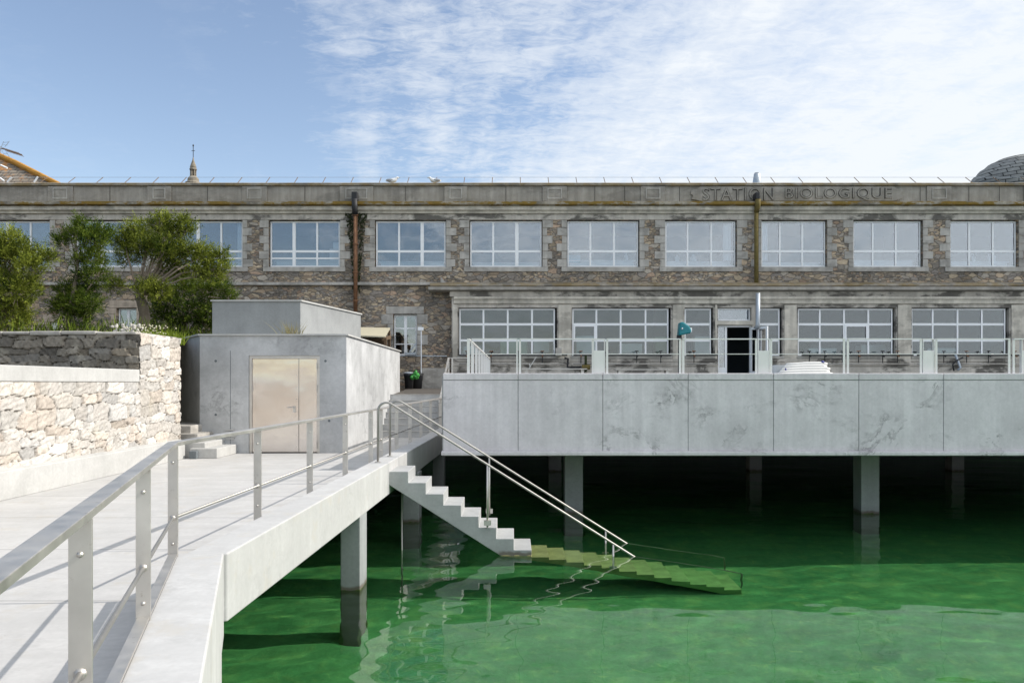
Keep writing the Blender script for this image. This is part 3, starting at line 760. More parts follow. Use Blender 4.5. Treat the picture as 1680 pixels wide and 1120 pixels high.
# projecting ground floor on the right
lx = lambda px: X(px, LY); lz = lambda py: Z(py, LY)
LOW = [(752, 914, [793, 833, 873], None), (938, 1101, [979, 1019, 1060], (0, 1)), (1123, 1171, [], None), (1240, 1284, [], None), (1309, 1470, [1347, 1387, 1427], (2, 1)), (1496, 1656, [1533, 1574, 1614], None), (1683, 1845, [1723, 1764, 1804], None)]
lz0, lz1 = lz(584), lz(504.5); lrow = [lz(558), lz(531.5)]
lholes = [(lx(a), lx(c), lz0, lz1) for a, c, _, _ in LOW]
dh = (lx(1178), lx(1234), DECK+.0, lz(533.5)); th = (lx(1177.5), lx(1233), lz(526), lz(504.5))
w = MB(); wall_holes(w, lx(741), XRR, DECK-.4, lz(487), LY, lholes+[dh, th], .22)
w.add([(lx(741), LY, DECK-.4), (lx(741), BY+.1, DECK-.4), (lx(741), BY+.1, lz(470)), (lx(741), LY, lz(470))], [(0,3,2,1)])
w.build('ground_floor_wall', 'render_band', mbd)
# mouldings, ledges, parapet
def ledge(name, mat, x0, x1, prof_): return MB().extr_x(prof_, x0, x1).build(name, mat, mbd)
ledge('ground_floor_ledge', 'coping', lx(706), XRR, [(BY, fz(463)), (LY-.1, fz(466)), (LY-.16, fz(471)), (LY-.05, fz(472.5)), (BY, fz(472.5))])
ledge('ground_floor_drip', 'parapet', lx(704), XRR, [(BY, fz(473)), (LY-.30, fz(473)), (LY-.32, fz(478)), (LY-.1, fz(479.5)), (BY, fz(479.5))])
ledge('ground_floor_moulding', 'render_band', lx(738), XRR, [(BY, fz(480)), (LY-.10, fz(480)), (LY-.06, fz(488)), (BY, fz(488))])
ledge('ground_floor_cornice', 'cream', lx(745), XRR, [(BY, fz(488.2)), (LY-.14, fz(488.2)), (LY-.14, fz(492)), (LY-.08, fz(493)), (LY-.07, fz(499)), (LY-.0, fz(500)), (BY, fz(500))])
ledge('string_course', 'stone_grey', XL, fx(726), [(BY+.02, fz(463)), (BY-.14, fz(463.5)), (BY-.15, fz(468)), (BY-.04, fz(468.4)), (BY+.02, fz(468.4))])
MB().extr_y([(fx(724), fz(455)), (fx(738), fz(472)), (fx(724), fz(472))], BY-.3, BY).build('ledge_end_stone', 'stone_grey', mbd)
ledge('lintel_band', 'render_band', XL, XRR, [(BY+.1, fz(351)), (BY-.02, fz(351)), (BY-.02, fz(360.6)), (BY+.1, fz(360.6))])
ledge('cornice_moulding', 'cream', XL, XRR, [(BY+.1, fz(340)), (BY-.20, fz(340)), (BY-.21, fz(346)), (BY-.12, fz(347.2)), (BY-.10, fz(350.8)), (BY+.1, fz(350.8))])
ledge('lichened_ledge', 'ledge', XL, XRR, [(BY+.1, fz(331)), (BY-.26, fz(332.5)), (BY-.36, fz(333.5)), (BY-.36, fz(338)), (BY-.2, fz(339.6)), (BY+.1, fz(339.6))])
ledge('parapet_wall', 'parapet', XL, XRR, [(BY+.02, fz(305.5)), (BY+.02, fz(330.8)), (BY+.3, fz(330.8)), (BY+.3, fz(305.5))])
ledge('parapet_coping', 'coping', XL, XRR, [(BY-.07, fz(305)), (BY-.07, fz(301.2)), (BY, fz(299.8)), (BY+.38, fz(299.8)), (BY+.38, fz(305))])
for c, wd, hw in ((-62, 40, 11), (100, 41, 12), (262, 39, 10.5), (418, 41, 12), (585, 55, 18), (748, 38, 10.5), (910, 40, 12), (1071, 40, 12), (1540, 40, 12), (1700, 40, 12)):
    q = MB().box(fx(c-wd/2), fx(c+wd/2), BY-.05, BY+.019, fz(330.5), fz(306)); pp = q.build('parapet_block', 'parapet', mbd, bevel=.01)
    q = MB(); a0_, a1_, b0, b1, t_ = fx(c-hw), fx(c+hw), fz(327), fz(309), .045
    y0_, y1_ = BY-.075, BY-.0505
    q.box(a0_, a1_, y0_, y1_, b1-t_, b1); q.box(a0_, a1_, y0_, y1_, b0, b0+t_); q.box(a0_, a0_+t_, y0_, y1_, b0+t_, b1-t_); q.box(a1_-t_, a1_, y0_, y1_, b0+t_, b1-t_)
    q.build('panel_moulding', 'stone_line', pp)
for px in (180, 340, 500, 665, 830, 976, 1025, 1115, 1510, 1590, 1640): MB().box(fx(px)-.010, fx(px)+.010, BY+.012, BY+.019, fz(330.6), fz(306)).build('joint_line', 'letter', mbd)
# carved inscription on its shaped tablet
tb = MB(); pts = [(1148, 307), (1142, 311), (1134, 313), (1133, 318), (1137, 322), (1134, 327), (1144, 329), (1148, 330), (1466, 330), (1474, 328), (1480, 324), (1476, 319), (1480, 314), (1472, 310), (1466, 307)]
tb.extr_y([(fx(a), fz(c)) for a, c in pts], BY-.06, BY+.019)
tab = tb.build('inscription_tablet', 'parapet', mbd)
def text_mesh(body, width, height, outline):
    cu = bpy.data.curves.new('carved_inscription', 'FONT'); cu.body = body; cu.size = 1; cu.space_character = 1.12; cu.space_word = .9
    cu.fill_mode = 'NONE' if outline else 'BOTH'
    if outline: cu.bevel_depth = .028; cu.bevel_resolution = 0; cu.resolution_u = 6
    else: cu.extrude = .01
    to = bpy.data.objects.new('tmp_text', cu); COL.objects.link(to); bpy.context.view_layer.update()
    me = bpy.data.meshes.new_from_object(to.evaluated_get(bpy.context.evaluated_depsgraph_get()))
    bpy.data.objects.remove(to)
    co = np.array([v_.co[:] for v_ in me.vertices]); lo, hi = co.min(0), co.max(0)
    for v_ in me.vertices:
        v_.co = ((v_.co.x-lo[0])/(hi[0]-lo[0])*width, v_.co.z, (v_.co.y-lo[1])/(hi[1]-lo[1])*height)
    return me
for outl, mat_, yy in ((True, 'letter', BY-.064), (False, 'parapet', BY-.078)):
    for word, pa, pb in (('STATION', 1152, 1269), ('BIOLOGIQUE', 1287, 1462)):
        me = text_mesh(word, fx(pb)-fx(pa), fz(308.5)-fz(329.5), outl)
        me.materials.clear(); me.materials.append(M[mat_])
        o = bpy.data.objects.new('letter_outline' if outl else 'letter_face', me); COL.objects.link(o)
        o.location = (fx(pa), yy, fz(329.5)); o.parent = tab
# windows
def window(x0, x1, z0, z1, y, mull, rows, parent, extra=None, g_='glass', vent=None, sash=None):
    fr_ = MB(); t = .055; ya, yb = y+.13, y+.19
    fr_.box(x0, x0+t, ya, yb, z0, z1); fr_.box(x1-t, x1, ya, yb, z0, z1); fr_.box(x0+t, x1-t, ya, yb, z1-t, z1); fr_.box(x0+t, x1-t, ya, yb, z0, z0+t)
    for xm_, wd in mull: fr_.box(xm_-wd/2, xm_+wd/2, ya+.002, yb-.002, z0+t, z1-t)
    xsx = [x0+t]+[q for xm_, wd in mull for q in (xm_-wd/2, xm_+wd/2)]+[x1-t]
    for zr, hr in rows:
        for k in range(0, len(xsx), 2): fr_.box(xsx[k], xsx[k+1], ya+.004, yb-.004, zr-hr/2, zr+hr/2)
    if vent:
        k, (za, zb_) = vent; a, c = xsx[2*k], xsx[2*k+1]
        fr_.box(a, a+.06, ya-.015, ya+.0, za, zb_); fr_.box(c-.06, c, ya-.015, ya, za, zb_); fr_.box(a+.06, c-.06, ya-.015, ya, za, za+.07); fr_.box(a+.06, c-.06, ya-.015, ya, zb_-.07, zb_)
    f_ = fr_.build('window', 'frame', parent)
    MB().box(x0+t*.5, x1-t*.5, y+.155, y+.163, z0+t*.5, z1-t*.5).build('pane', g_, f_)
    return f_
wrng = random.Random(5)
for i, (a, c, mu, ex) in enumerate(UPW):
    x0, x1 = fx(a), fx(c)
    rows = [(utr, .09)]+([(fz(423), .06)] if ex else [])
    f_ = window(x0+.03, x1-.03, uz0+.02, uz1-.03, BY, [(fx(p_), .13 if th_ else .07) for p_, th_ in mu], rows, mbd)
    MB().box(x0-.22, x1+.22, BY-.05, BY+.215, fz(445.5), uz0).build('sill', 'stone_grey', f_, bevel=.01)
    nq = 6; hh = (uz1-uz0)/nq
    for side_ in (0, 1):
        q = MB()
        for k in range(nq):
            wd = (.40 if (k % 2) == (i % 2) else .20)*wrng.uniform(.9, 1.1)
            xa, xb = ((x0-wd, x0-.001), (x1+.001, x1+wd))[side_]
            q.box(xa, xb, BY-.018-wrng.uniform(0, .012), BY+.1, uz0+k*hh+.008, uz0+(k+1)*hh-.008)
        q.build('quoins', 'stone_grey', f_, bevel=.008)
for i, (a, c, mu, vent) in enumerate(LOW):
    x0, x1 = lx(a), lx(c)
    vt = (vent[0], (lrow[0]+.02, lrow[1]-.02)) if vent else None
    f_ = window(x0+.03, x1-.08, lz0+.02, lz1-.03, LY, [(lx(p_), .07) for p_ in mu], [(lrow[0], .09), (lrow[1], .09)], mbd, g_='glass_low', vent=vt)
    MB().box(x0-.05, x1+.05, LY-.08, LY+.2, lz(588), lz0-.002).build('sill', 'stone_line', f_, bevel=.01)
for i, (h_, sm) in enumerate(zip(sholes, small)):
    x0, x1, z0, z1 = h_
    if i < 2:
        f_ = window(x0+.02, x1-.02, z0+.02, z1-.02, BY+.03, [((x0+x1)/2, .11)], [(z0+(z1-z0)*(.66 if i == 0 else .42), .045)]+([(z0+(z1-z0)*.28, .045)] if i == 0 else []), mbd)
    else:
        d_ = MB().box(x0+.01, x1-.01, BY+.08, BY+.14, z0, z1-.02); f_ = d_.build('side_door', 'frame', mbd)
    mt_ = 'stone_grey' if i == 0 else 'ashlar'
    MB().box(x0-.28, x1+.28, BY-.02, BY+.1, z1+.002, z1+.30).build('lintel', mt_, f_, bevel=.01)
    hh = (z1-z0)/4
    for side_ in (0, 1):
        q = MB()
        for k in range(4):
            wd = .48 if k % 2 else .22
            xa, xb = ((x0-wd, x0-.001), (x1+.001, x1+wd*.9))[side_]
            q.box(xa, xb, BY-.02, BY+.1, z0+k*hh+.01, z0+(k+1)*hh-.01)
        q.build('quoins', mt_, f_, bevel=.01)
# pilasters between the wide windows, doorway
for a, c in ((742, 751), (915.5, 936.5), (1103, 1121.5), (1172.5, 1176.5), (1286, 1307), (1472, 1494), (1658, 1681)):
    MB().box(lx(a)+.01, lx(c)-.01, LY-.05, LY-.001, DECK-.1, lz(500.3)).build('pilaster', 'cream', mbd, bevel=.01)
MB().box(lx(1176), lx(1236), LY-.06, LY+.1, lz(532.8), lz(526.6)).build('door_lintel', 'cream', mbd)
window(th[0]+.02, th[1]-.02, th[2]+.01, th[3]-.02, LY, [], [], mbd)
dm = MB(); t = .07; x0, x1, z0, z1 = dh; xs_ = lx(1193)
dm.box(x0, x0+t, LY+.1, LY+.18, z0, z1); dm.box(x1-t, x1, LY+.1, LY+.18, z0, z1); dm.box(x0+t, x1-t, LY+.1, LY+.18, z1-t, z1); dm.box(xs_-.07, xs_+.02, LY+.102, LY+.178, z0, z1-t); dm.box(x0+t, xs_-.07, LY+.103, LY+.177, z0, z0+.75)
dd = dm.build('open_door', 'frame', mbd)
MB().box(x0+t, xs_-.07, LY+.14, LY+.148, z0+.75, z1-t).build('pane', 'glass', dd)
lf = MB(); hx_ = x1-.04                      # leaf swung outwards, almost edge-on
A = Vector((hx_, LY+.09, 0)); B_ = Vector((hx_+.42, LY-.75, 0))
for s_, e_, zz0, zz1 in ((0, .09, z0+.03, z1-.08), (.91, 1, z0+.03, z1-.08), (.09, .91, z1-.18, z1-.08), (.09, .91, z0+.03, z0+.6)):
    p_, q_ = A.lerp(B_, s_), A.lerp(B_, e_); d_ = (B_-A).normalized().cross(up)*.025
    lf.prism([p_-d_, q_-d_, q_+d_, p_+d_], zz0, zz1)
lv = lf.build('door_leaf', 'frame', dd)
p_, q_ = A.lerp(B_, .09), A.lerp(B_, .91); d_ = (B_-A).normalized().cross(up)*.004
MB().prism([p_-d_, q_-d_, q_+d_, p_+d_], z0+.6, z1-.18).build('leaf_pane', 'glass', dd)
# rooms behind the glass, roof
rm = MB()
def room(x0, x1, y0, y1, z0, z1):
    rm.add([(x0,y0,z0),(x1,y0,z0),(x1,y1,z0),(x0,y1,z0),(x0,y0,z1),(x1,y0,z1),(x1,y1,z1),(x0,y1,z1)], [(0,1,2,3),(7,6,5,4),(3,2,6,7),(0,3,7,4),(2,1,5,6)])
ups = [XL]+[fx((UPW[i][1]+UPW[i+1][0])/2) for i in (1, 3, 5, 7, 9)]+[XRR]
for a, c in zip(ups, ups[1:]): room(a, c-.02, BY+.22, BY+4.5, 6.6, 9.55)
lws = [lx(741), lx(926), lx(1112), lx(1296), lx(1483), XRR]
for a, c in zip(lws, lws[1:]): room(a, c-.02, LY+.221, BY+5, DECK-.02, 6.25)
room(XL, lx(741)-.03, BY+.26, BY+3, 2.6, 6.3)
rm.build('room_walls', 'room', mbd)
MB().box(XL, XRR, BY+.31, BY+11, 10.0, 10.4).build('flat_roof', 'conc_dark', mbd)
MB().box(XL, XRR, BY+10.7, BY+11, 2.0, 9.99).build('rear_wall', 'render_band', mbd)
MB().box(XRR, XRR+.3, BY+.0, BY+11, 2, fz(305.5)).build('end_wall', 'rubble', mbd)
MB().box(XL-.3, XL, BY+.0, BY+11, 2, fz(305.5)).build('end_wall', 'rubble', mbd)
# downpipes
def downpipe(px, parts, lab):
    d_ = None
    for (y0_, y1_, mt, r_, off) in parts:
        o = MB().tube([(fx(px), BY-off, fz(y0_)), (fx(px), BY-off, fz(y1_))], r_, 12).build('downpipe', mt, mbd, True)
        if d_ is None: d_ = o; o['label'] = lab
    return d_
d_ = downpipe(585, [(335, 512, 'rust', .08, .22)], 'rusty copper downpipe')
MB().box(fx(580), fx(589), BY-.42, BY-.09, fz(331), fz(318.5)).build('hopper', 'black', d_, bevel=.02)
MB().tube([(fx(585), BY-.42, fz(330)), (fx(585), BY-.40, fz(345)), (fx(585), BY-.22, fz(354))], .11, 12).build('elbow', 'black', d_, True)
cl = MB()
for py in (356, 403, 449, 495): cl.tube([(fx(585), BY-.22, fz(py)), (fx(585), BY-.22, fz(py-2))], .115, 12)
cl.build('collars', 'rust', d_)
d_ = downpipe(1238, [(335, 486, 'mossy', .085, .24)], 'mossy iron downpipe')
MB().box(fx(1234), fx(1240.5), BY-.5, BY-.1, fz(331), fz(320)).build('hopper', 'black', d_, bevel=.02)
MB().tube([(fx(1238), BY-.45, fz(331)), (fx(1238), BY-.42, fz(341)), (fx(1238), BY-.24, fz(350))], .10, 12).build('elbow', 'mossy', d_, True)
MB().tube([(lx(1238), LY-.42, fz(484)), (lx(1238), LY-.42, fz(535)), (lx(1235), LY-.36, fz(541))], .085, 12).build('lower_pipe', 'zinc', d_, True)
# moss beside the rusty pipe
mo = MB()
for k in range(700):
    t_ = random.random()**1.6; side = random.choice((-1, 1)); zz = fz(342)-t_*(fz(342)-fz(480)); spread_ = .34*(1-t_)**2+.07
    if t_ > .38 and random.random() < .5: continue
    mo.ball((fx(585)+side*(.08+random.random()*spread_), BY-.04-random.random()*.05, zz), random.uniform(.012, .035), .03, random.uniform(.015, .05), 6, 4)
tag(mo.build('wall_moss', 'moss'), 'dark moss growing on the wall around the rusty downpipe', 'moss'); bpy.data.objects['wall_moss']['kind'] = 'stuff'
# bird wire along the parapet
bw = thing('bird_wire', 'thin wire on short leaning rods along the parapet top', 'wire', (0, BY, fz(300)))
for k in range(40):
    xx = fx(1505)+(k-31)*1.139
    MB().tube([(xx, BY+.05, fz(300.4)), (xx, BY+.62, Z(291, BY+.62))], .015, 5).build('rod', 'wood', bw)
MB().tube([(XL, BY+.62, Z(291, BY+.62)), (XRR, BY+.62, Z(291, BY+.62))], .008, 4).build('wire', 'zinc', bw)

# ------------------------------------------------------------------ things behind the glass
for i, (a, c, mu, ex) in enumerate(UPW[:11]):
    if i < 2: continue
    lab = 'white laboratory bench behind the %s upper window' % ('third leftmost', 'fourth', 'fifth', 'sixth', 'seventh', 'eighth', 'ninth', 'tenth', 'eleventh')[i-2]
    lb = thing('workbench', lab, 'bench', (fx((a+c)/2), BY+.7, 6.6), 'laboratory benches behind the upper windows')
    zt_ = fz(424 + (i % 3)*2)
    MB().box(fx(a)+.1, fx(c)-.1, BY+.45, BY+1.1, zt_-.04, zt_).build('worktop', 'white', lb)
    MB().box(fx(a)+.15, fx(c)-.15, BY+.5, BY+1.05, 6.6, zt_-.041).build('cabinet', 'white', lb)
irn = random.Random(11); cnt = 0
items = [(3, 547, 'box', 12, 12, 'white'), (3, 541, 'box', 17, 10, 'frame')]
def glass_item(px, py0, wpx, hpx, mt, name, lab, cat, yo=.75):
    zt_ = fz(py0)
    if name == 'carton': o = MB().box(fx(px-wpx/2), fx(px+wpx/2), BY+yo-.15, BY+yo+.15, zt_, zt_+hpx/40.8).build(name, mt, None, bevel=.01)
    else:
        r_ = wpx/2/40.8; h_ = hpx/40.8; o = MB().lathe(fx(px), BY+yo, [(r_, zt_), (r_, zt_+h_*.7), (r_*.45, zt_+h_*.82), (r_*.45, zt_+h_)], 12).build(name, mt, None, True)
    return tag(o, lab, cat)
glass_item(545, 424, 20, 20, 'bright', 'carton', 'grey carton on the bench behind the fourth upper window', 'box')
glass_item(547, 404, 12, 11, 'white', 'carton', 'white carton stacked on a grey carton behind the fourth upper window', 'box')
glass_item(942, 428.2, 24, 13, 'blue', 'carton', 'blue plastic crate behind the seventh upper window', 'crate', .62)
glass_item(1031, 426.2, 6, 15, 'white', 'bottle', 'white bottle on the bench behind the seventh upper window', 'bottle', .62)
glass_item(1116, 428, 8, 14, 'white', 'bottle', 'left white bottle behind the eighth upper window', 'bottle', .62)
glass_item(1143, 428, 11, 15, 'white', 'bottle', 'wide white jar behind the eighth upper window', 'bottle', .62)
glass_item(1612, 426, 6, 13, 'white', 'bottle', 'left of three white bottles behind the last upper window', 'bottle', .62)
glass_item(1637, 426, 5, 13, 'white', 'bottle', 'middle of three white bottles behind the last upper window', 'bottle', .62)
glass_item(1645, 426, 7, 14, 'white', 'bottle', 'right of three white bottles behind the last upper window', 'bottle', .62)
for px, lab in ((392, 'pale curtain behind the right edge of the third upper window'), (1197, 'pale curtain behind the right edge of the eighth upper window'), (1257, 'pale curtain behind the left edge of the ninth upper window')):
    q = MB(); n_ = 14; wd = fx(px+7)-fx(px-7)
    vs = []; 
    for k in range(n_+1):
        xx = fx(px-7)+wd*k/n_; yy = BY+.34+.03*math.sin(k*1.9)
        vs += [(xx, yy, uz0+.3), (xx, yy, uz1-.05), (xx, yy+.006, uz1-.05), (xx, yy+.006, uz0+.3)]
    q.add(vs, [f for k in range(n_) for f in ((4*k, 4*k+4, 4*k+5, 4*k+1), (4*k+3, 4*k+2, 4*k+6, 4*k+7), (4*k+1, 4*k+5, 4*k+6, 4*k+2))])
    tag(q.build('curtain', 'white', None), lab, 'curtain')

def tank(px, py0, wpx, hpx, mt, lab, dd=1.2):
    y_ = LY+dd; t_ = thing('laboratory_tank', lab, 'tank', (X(px, y_), y_, DECK)); x0, x1 = X(px-wpx/2, y_), X(px+wpx/2, y_); z0 = Z(py0, y_); z1 = z0+hpx*y_/F
    MB().box(x0, x1, y_-.3, y_+.3, z0, z1).build('basin', mt, t_, bevel=.03)
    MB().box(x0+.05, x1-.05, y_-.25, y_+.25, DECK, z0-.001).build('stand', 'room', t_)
tank(775, 580, 30, 12, 'zinc', 'grey tank behind the left end of the first wide window')
tank(843, 581, 44, 26, 'green_tank', 'greenish tank behind the middle of the first wide window')
tank(888, 579, 26, 20, 'white', 'white tank behind the right end of the first wide window', 1.6)
tank(961, 581, 34, 30, 'zinc', 'tall grey tank behind the opening pane of the second wide window', 1.5)
tank(1034, 580, 36, 16, 'white', 'low white tank behind the middle of the second wide window')
tank(1085, 579, 22, 26, 'green_tank', 'greenish tank behind the right end of the second wide window', 1.6)
tank(1150, 582, 26, 30, 'white', 'tall white tank behind the narrow window left of the open door')
tank(1345, 580, 46, 9, 'zinc', 'long low tank behind the wide window over the white canvas')
tank(1428, 580, 40, 14, 'white', 'white tank behind the right half of the window over the white canvas', 1.7)
tank(1540, 580, 50, 9, 'zinc', 'long low tank behind the left half of the rightmost wide window', 1.5)
# ------------------------------------------------------------------ terrace clutter
def pipework(x0, x1, lab):
    t_ = thing('wall_pipework', lab, 'pipework', (x0, LY-.2, lz(590)), 'pipework along the foot of the building')
    z_, y_ = lz(583), LY-.22
    MB().tube([(x0, y_, z_), (x1, y_, z_)], .028, 8).build('pipe', 'black', t_, True)
    MB().tube([(x0, y_, lz(597)), (x1, y_, lz(597))], .022, 8).build('pipe', 'stone_grey', t_, True)
    r_ = random.Random(int(x0*10)); xx = x0+.3
    while xx < x1-.2:
        MB().tube([(xx, y_, z_+.16), (xx, y_, z_-.30)], .018, 6).build('valve', 'black', t_)
        q = MB().tube([(xx-.07, y_, z_+.16), (xx+.07, y_, z_+.16)], .02, 6); q.tube([(xx, y_, z_), (xx, y_-.14, z_-.05)], .03, 8); q.build('tap', 'black' if r_.random() < .7 else 'rust', t_)
        xx += r_.uniform(.55, 1.15)
    return t_
pipework(lx(754), lx(930), 'dark pipes with taps below the first wide ground floor window')
pipework(lx(940), lx(1100), 'dark pipes with taps below the second wide ground floor window')
pipework(lx(1124), lx(1174), 'dark pipes with taps between the teal hood and the open door')
pipework(lx(1312), lx(1494), 'dark pipes with taps behind the white canvas')
pipework(lx(1500), lx(1680), 'dark pipes with taps below the rightmost wide window')
bn = MB()
for k, (y0_, y1_) in enumerate(((588.5, 593), (594, 600.5), (601.5, 612), (612.5, 640))):
    bn.box(lx(742), lx(1176), LY-.07-.035*k, LY-.002, lz(y1_), lz(y0_)); bn.box(lx(1237), XRR, LY-.07-.035*k, LY-.002, lz(y1_), lz(y0_))
bn.build('plinth_courses', 'render_band', mbd)
# teal hood on a bracket
HY = LY-.9
th_ = thing('teal_hood', 'teal plastic hood on a black bracket beside the open door', 'hood', P(1118, 556, HY))
q = MB(); c0 = P(1122, 541, HY); s_ = HY/F
poly = [(1114, 529), (1119, 528.5), (1130, 536), (1133, 543), (1131, 547), (1112, 551)]
q.extr_y([(X(a, HY), Z(c, HY)) for a, c in poly], HY-.22, HY+.22); q.build('shell', 'teal', th_, bevel=.09)
MB().ball(P(1119, 539, HY-.23), .04, .03, .04).build('badge', 'zinc', th_, True)
MB().box(X(1128, HY), X(1134, HY), HY-.15, HY+.15, Z(545, HY), Z(538, HY)).build('pale_lip', 'frame', th_, bevel=.02)
MB().box(X(1110.5, HY), X(1118, HY), HY-.06, HY+.06, Z(556, HY), Z(550, HY)).build('bracket', 'black', th_)
MB().tube([P(1114, 556, HY), (X(1114, HY), HY, DECK)], .04, 10).build('pole', 'black', th_, True)
# white ribbed canvas bundle
CY = 19.0
cv = thing('ribbed_canvas_bundle', 'bright white folded canvas with ribs and navy caps lying on the terrace', 'bundle', (X(1312, CY), CY, DECK))
zb_ = DECK; q = MB()
for k in range(5):
    z1_ = Z(594.5+k*4.2, CY); lft = 1284-k*5.0
    pts = []
    n_ = 14; y0_ = CY-.06*k-.1
    a_, c_ = X(lft, CY), X(1354-(k % 2)*3+ k*.6, CY)
    q.tube([(a_, y0_, z1_-.10), (a_+.08, y0_, z1_-.06), (a_+.3, y0_, z1_-.05), ((a_+c_)/2, y0_, z1_-.035), (c_-.1, y0_, z1_-.03), (c_, y0_, z1_-.045)], [.02, .045, .05, .05, .05, .04], 10)
q.box(X(1275, CY), X(1350, CY), CY, CY+.5, DECK, Z(597, CY)-.02)
q.build('folds', 'canvas', cv, True)
q = MB().ball(P(1349.5, 594.5, CY-.1), .05, .05, .045); q.build('cap', 'navy', cv, True)
q = MB().lathe(X(1283, CY), CY-.25, [(.025, Z(609, CY)), (.025, Z(606, CY)), (.01, Z(604, CY))], 10); q.build('cap', 'navy', cv)
# hanging bracket, conduit things
hb = thing('hanging_pipe_bracket', 'black crooked pipe bracket with a pale arm below the rightmost wide window', 'bracket', P(1571, 610, LY-.3))
q = MB().tube([P(1567, 580, LY-.3), P(1576, 603, LY-.3), P(1571, 607, LY-.3)], .05, 8); q.build('arm', 'zinc', hb, True)
MB().tube([P(1565, 608, LY-.35), P(1563, 598, LY-.35), P(1568, 592, LY-.35), P(1580, 586, LY-.35)], .03, 8).build('hose', 'black', hb, True)
wl = MB(); wl.bar(P(868, 604, LY-.35), P(880, 585, LY-.35), .03, .03); wl.bar(P(870, 603, LY-.37), P(868.5, 596, LY-.37), .03, .03)
tag(wl.build('wooden_lath', 'canvas'), 'pale lath leaning on the wall below the first wide window', 'lath')
gv = thing('green_valve', 'mottled green valve with a flange at the wall left of the steel pedestal', 'valve', P(961, 606, LY-.35))
MB().tube([P(961, 583, LY-.35), P(961, 610, LY-.35)], .05, 10).build('stem', 'moss', gv, True)
q = MB().tube([P(955, 602, LY-.35), P(968, 602, LY-.35)], .10, 12); q.build('flange', 'mossy', gv)
bp = MB().tube([P(926, 587, LY-.3), P(932, 588, LY-.3), P(931, 602, LY-.3), P(940, 603, LY-.3), P(953, 602, LY-.3)], .045, 8)
tag(bp.build('bent_waste_pipe', 'black', None, True), 'black bent waste pipe under the first plastered pier', 'pipe')
eb_ = MB().box(lx(911), lx(921), LY-.25, LY-.051, lz(584), lz(571)); tag(eb_.build('electric_box', 'stone_grey', None, bevel=.01), 'grey electric box on the first plastered pier', 'box')
tp = MB(); tp.box(lx(855), lx(955), LY-2.2, LY-1.6, Z(604.5, LY-1.9)-.03, Z(604.5, LY-1.9)); tp.box(lx(860), lx(864), LY-2.1, LY-1.7, DECK, Z(604.5, LY-1.9)-.03); tp.box(lx(946), lx(950), LY-2.1, LY-1.7, DECK, Z(604.5, LY-1.9)-.03)
tag(tp.build('steel_trestle', 'steel'), 'long low steel trestle table behind the railing left of the pedestal', 'table')
tp = MB(); tp.box(lx(998), lx(1085), LY-2.2, LY-1.6, Z(605.5, LY-1.9)-.03, Z(605.5, LY-1.9)); tp.box(lx(1003), lx(1007), LY-2.1, LY-1.7, DECK, Z(605.5, LY-1.9)-.03); tp.box(lx(1076), lx(1080), LY-2.1, LY-1.7, DECK, Z(605.5, LY-1.9)-.03)
tag(tp.build('steel_trestle', 'steel'), 'long low steel trestle table behind the railing right of the pedestal', 'table')

# ------------------------------------------------------------------ yard things
YB = 30.6; YZ = 2.64
bnn = thing('waste_bin', 'black waste bin with a pale rim and a green bag hanging over it', 'bin', (X(672, YB), YB, YZ))
r_ = 8*YB/F; MB().lathe(X(671, YB), YB, [(r_*.8, YZ), (r_, YZ+.48), (r_*1.12, YZ+.50), (r_*1.12, YZ+.56), (r_*.9, YZ+.57)], 20).build('body', 'bin', bnn, True)
MB().lathe(X(671, YB), YB, [(r_*1.2, YZ+.571), (r_*1.2, YZ+.60), (r_*.4, YZ+.64)], 20).build('lid', 'zinc', bnn)
q = MB()
for k in range(16):
    q.ball((X(677+random.uniform(0, 9), YB), YB-.2+random.uniform(-.06, .06), Z(611+random.uniform(0, 9), YB)), random.uniform(.05, .11), .08, random.uniform(.05, .10), 8, 6)
tag(q.build('refuse_bag', 'green_bag', None), 'bright green crumpled bag hanging on the waste bins', 'bag')
bn2 = thing('waste_bin', 'dark waste bin behind the green bag, against the stone plinth', 'bin', (X(686, 31.2), 31.2, YZ))
MB().lathe(X(685, 31.2), 31.2, [(.17, YZ), (.21, YZ+.5), (.23, YZ+.52), (.23, YZ+.56)], 18).build('body', 'bin', bn2, True)
MB().lathe(X(685, 31.2), 31.2, [(.24, YZ+.561), (.24, YZ+.59), (.08, YZ+.62)], 18).build('lid', 'bin', bn2)
pb = MB().box(X(692, BY), X(733, BY), BY-.6, BY-.02, 2.6, Z(604, BY)); tag(pb.build('stone_plinth', 'stone_grey', None, bevel=.02), 'low grey stone plinth against the wall right of the bins', 'plinth')
sg = thing('sign_post', 'thin white post with a blank pale plate in front of the small window', 'sign', (X(691, 31.3), 31.3, YZ))
MB().tube([(X(691, 31.3), 31.3, YZ), P(691, 541, 31.3)], .022, 8).build('post', 'frame', sg)
MB().box(X(685.5, 31.3), X(695, 31.3), 31.26, 31.29, Z(542, 31.3), Z(536.5, 31.3)).build('plate', 'frame', sg, bevel=.005)
hp = MB().tube([P(655, 583.5, 31.6), P(733, 584, 31.6)], .022, 8); hp.box(X(664, 31.55), X(682, 31.55), 31.5, 31.7, Z(582, 31.6), Z(578, 31.6)); hp.bar(P(672, 577, 31.6), P(683, 563, 31.6), .05, .05)
tag(hp.build('wall_rail', 'zinc'), 'grey horizontal pipe rail along the wall below the small window', 'rail')
aw = thing('lean_to_shed', 'small timber lean-to with a cream sheet roof beside the concrete blocks', 'shed', P(616, 600, 29.5))
q = MB(); ya_, yb_ = 28.6, 30.8
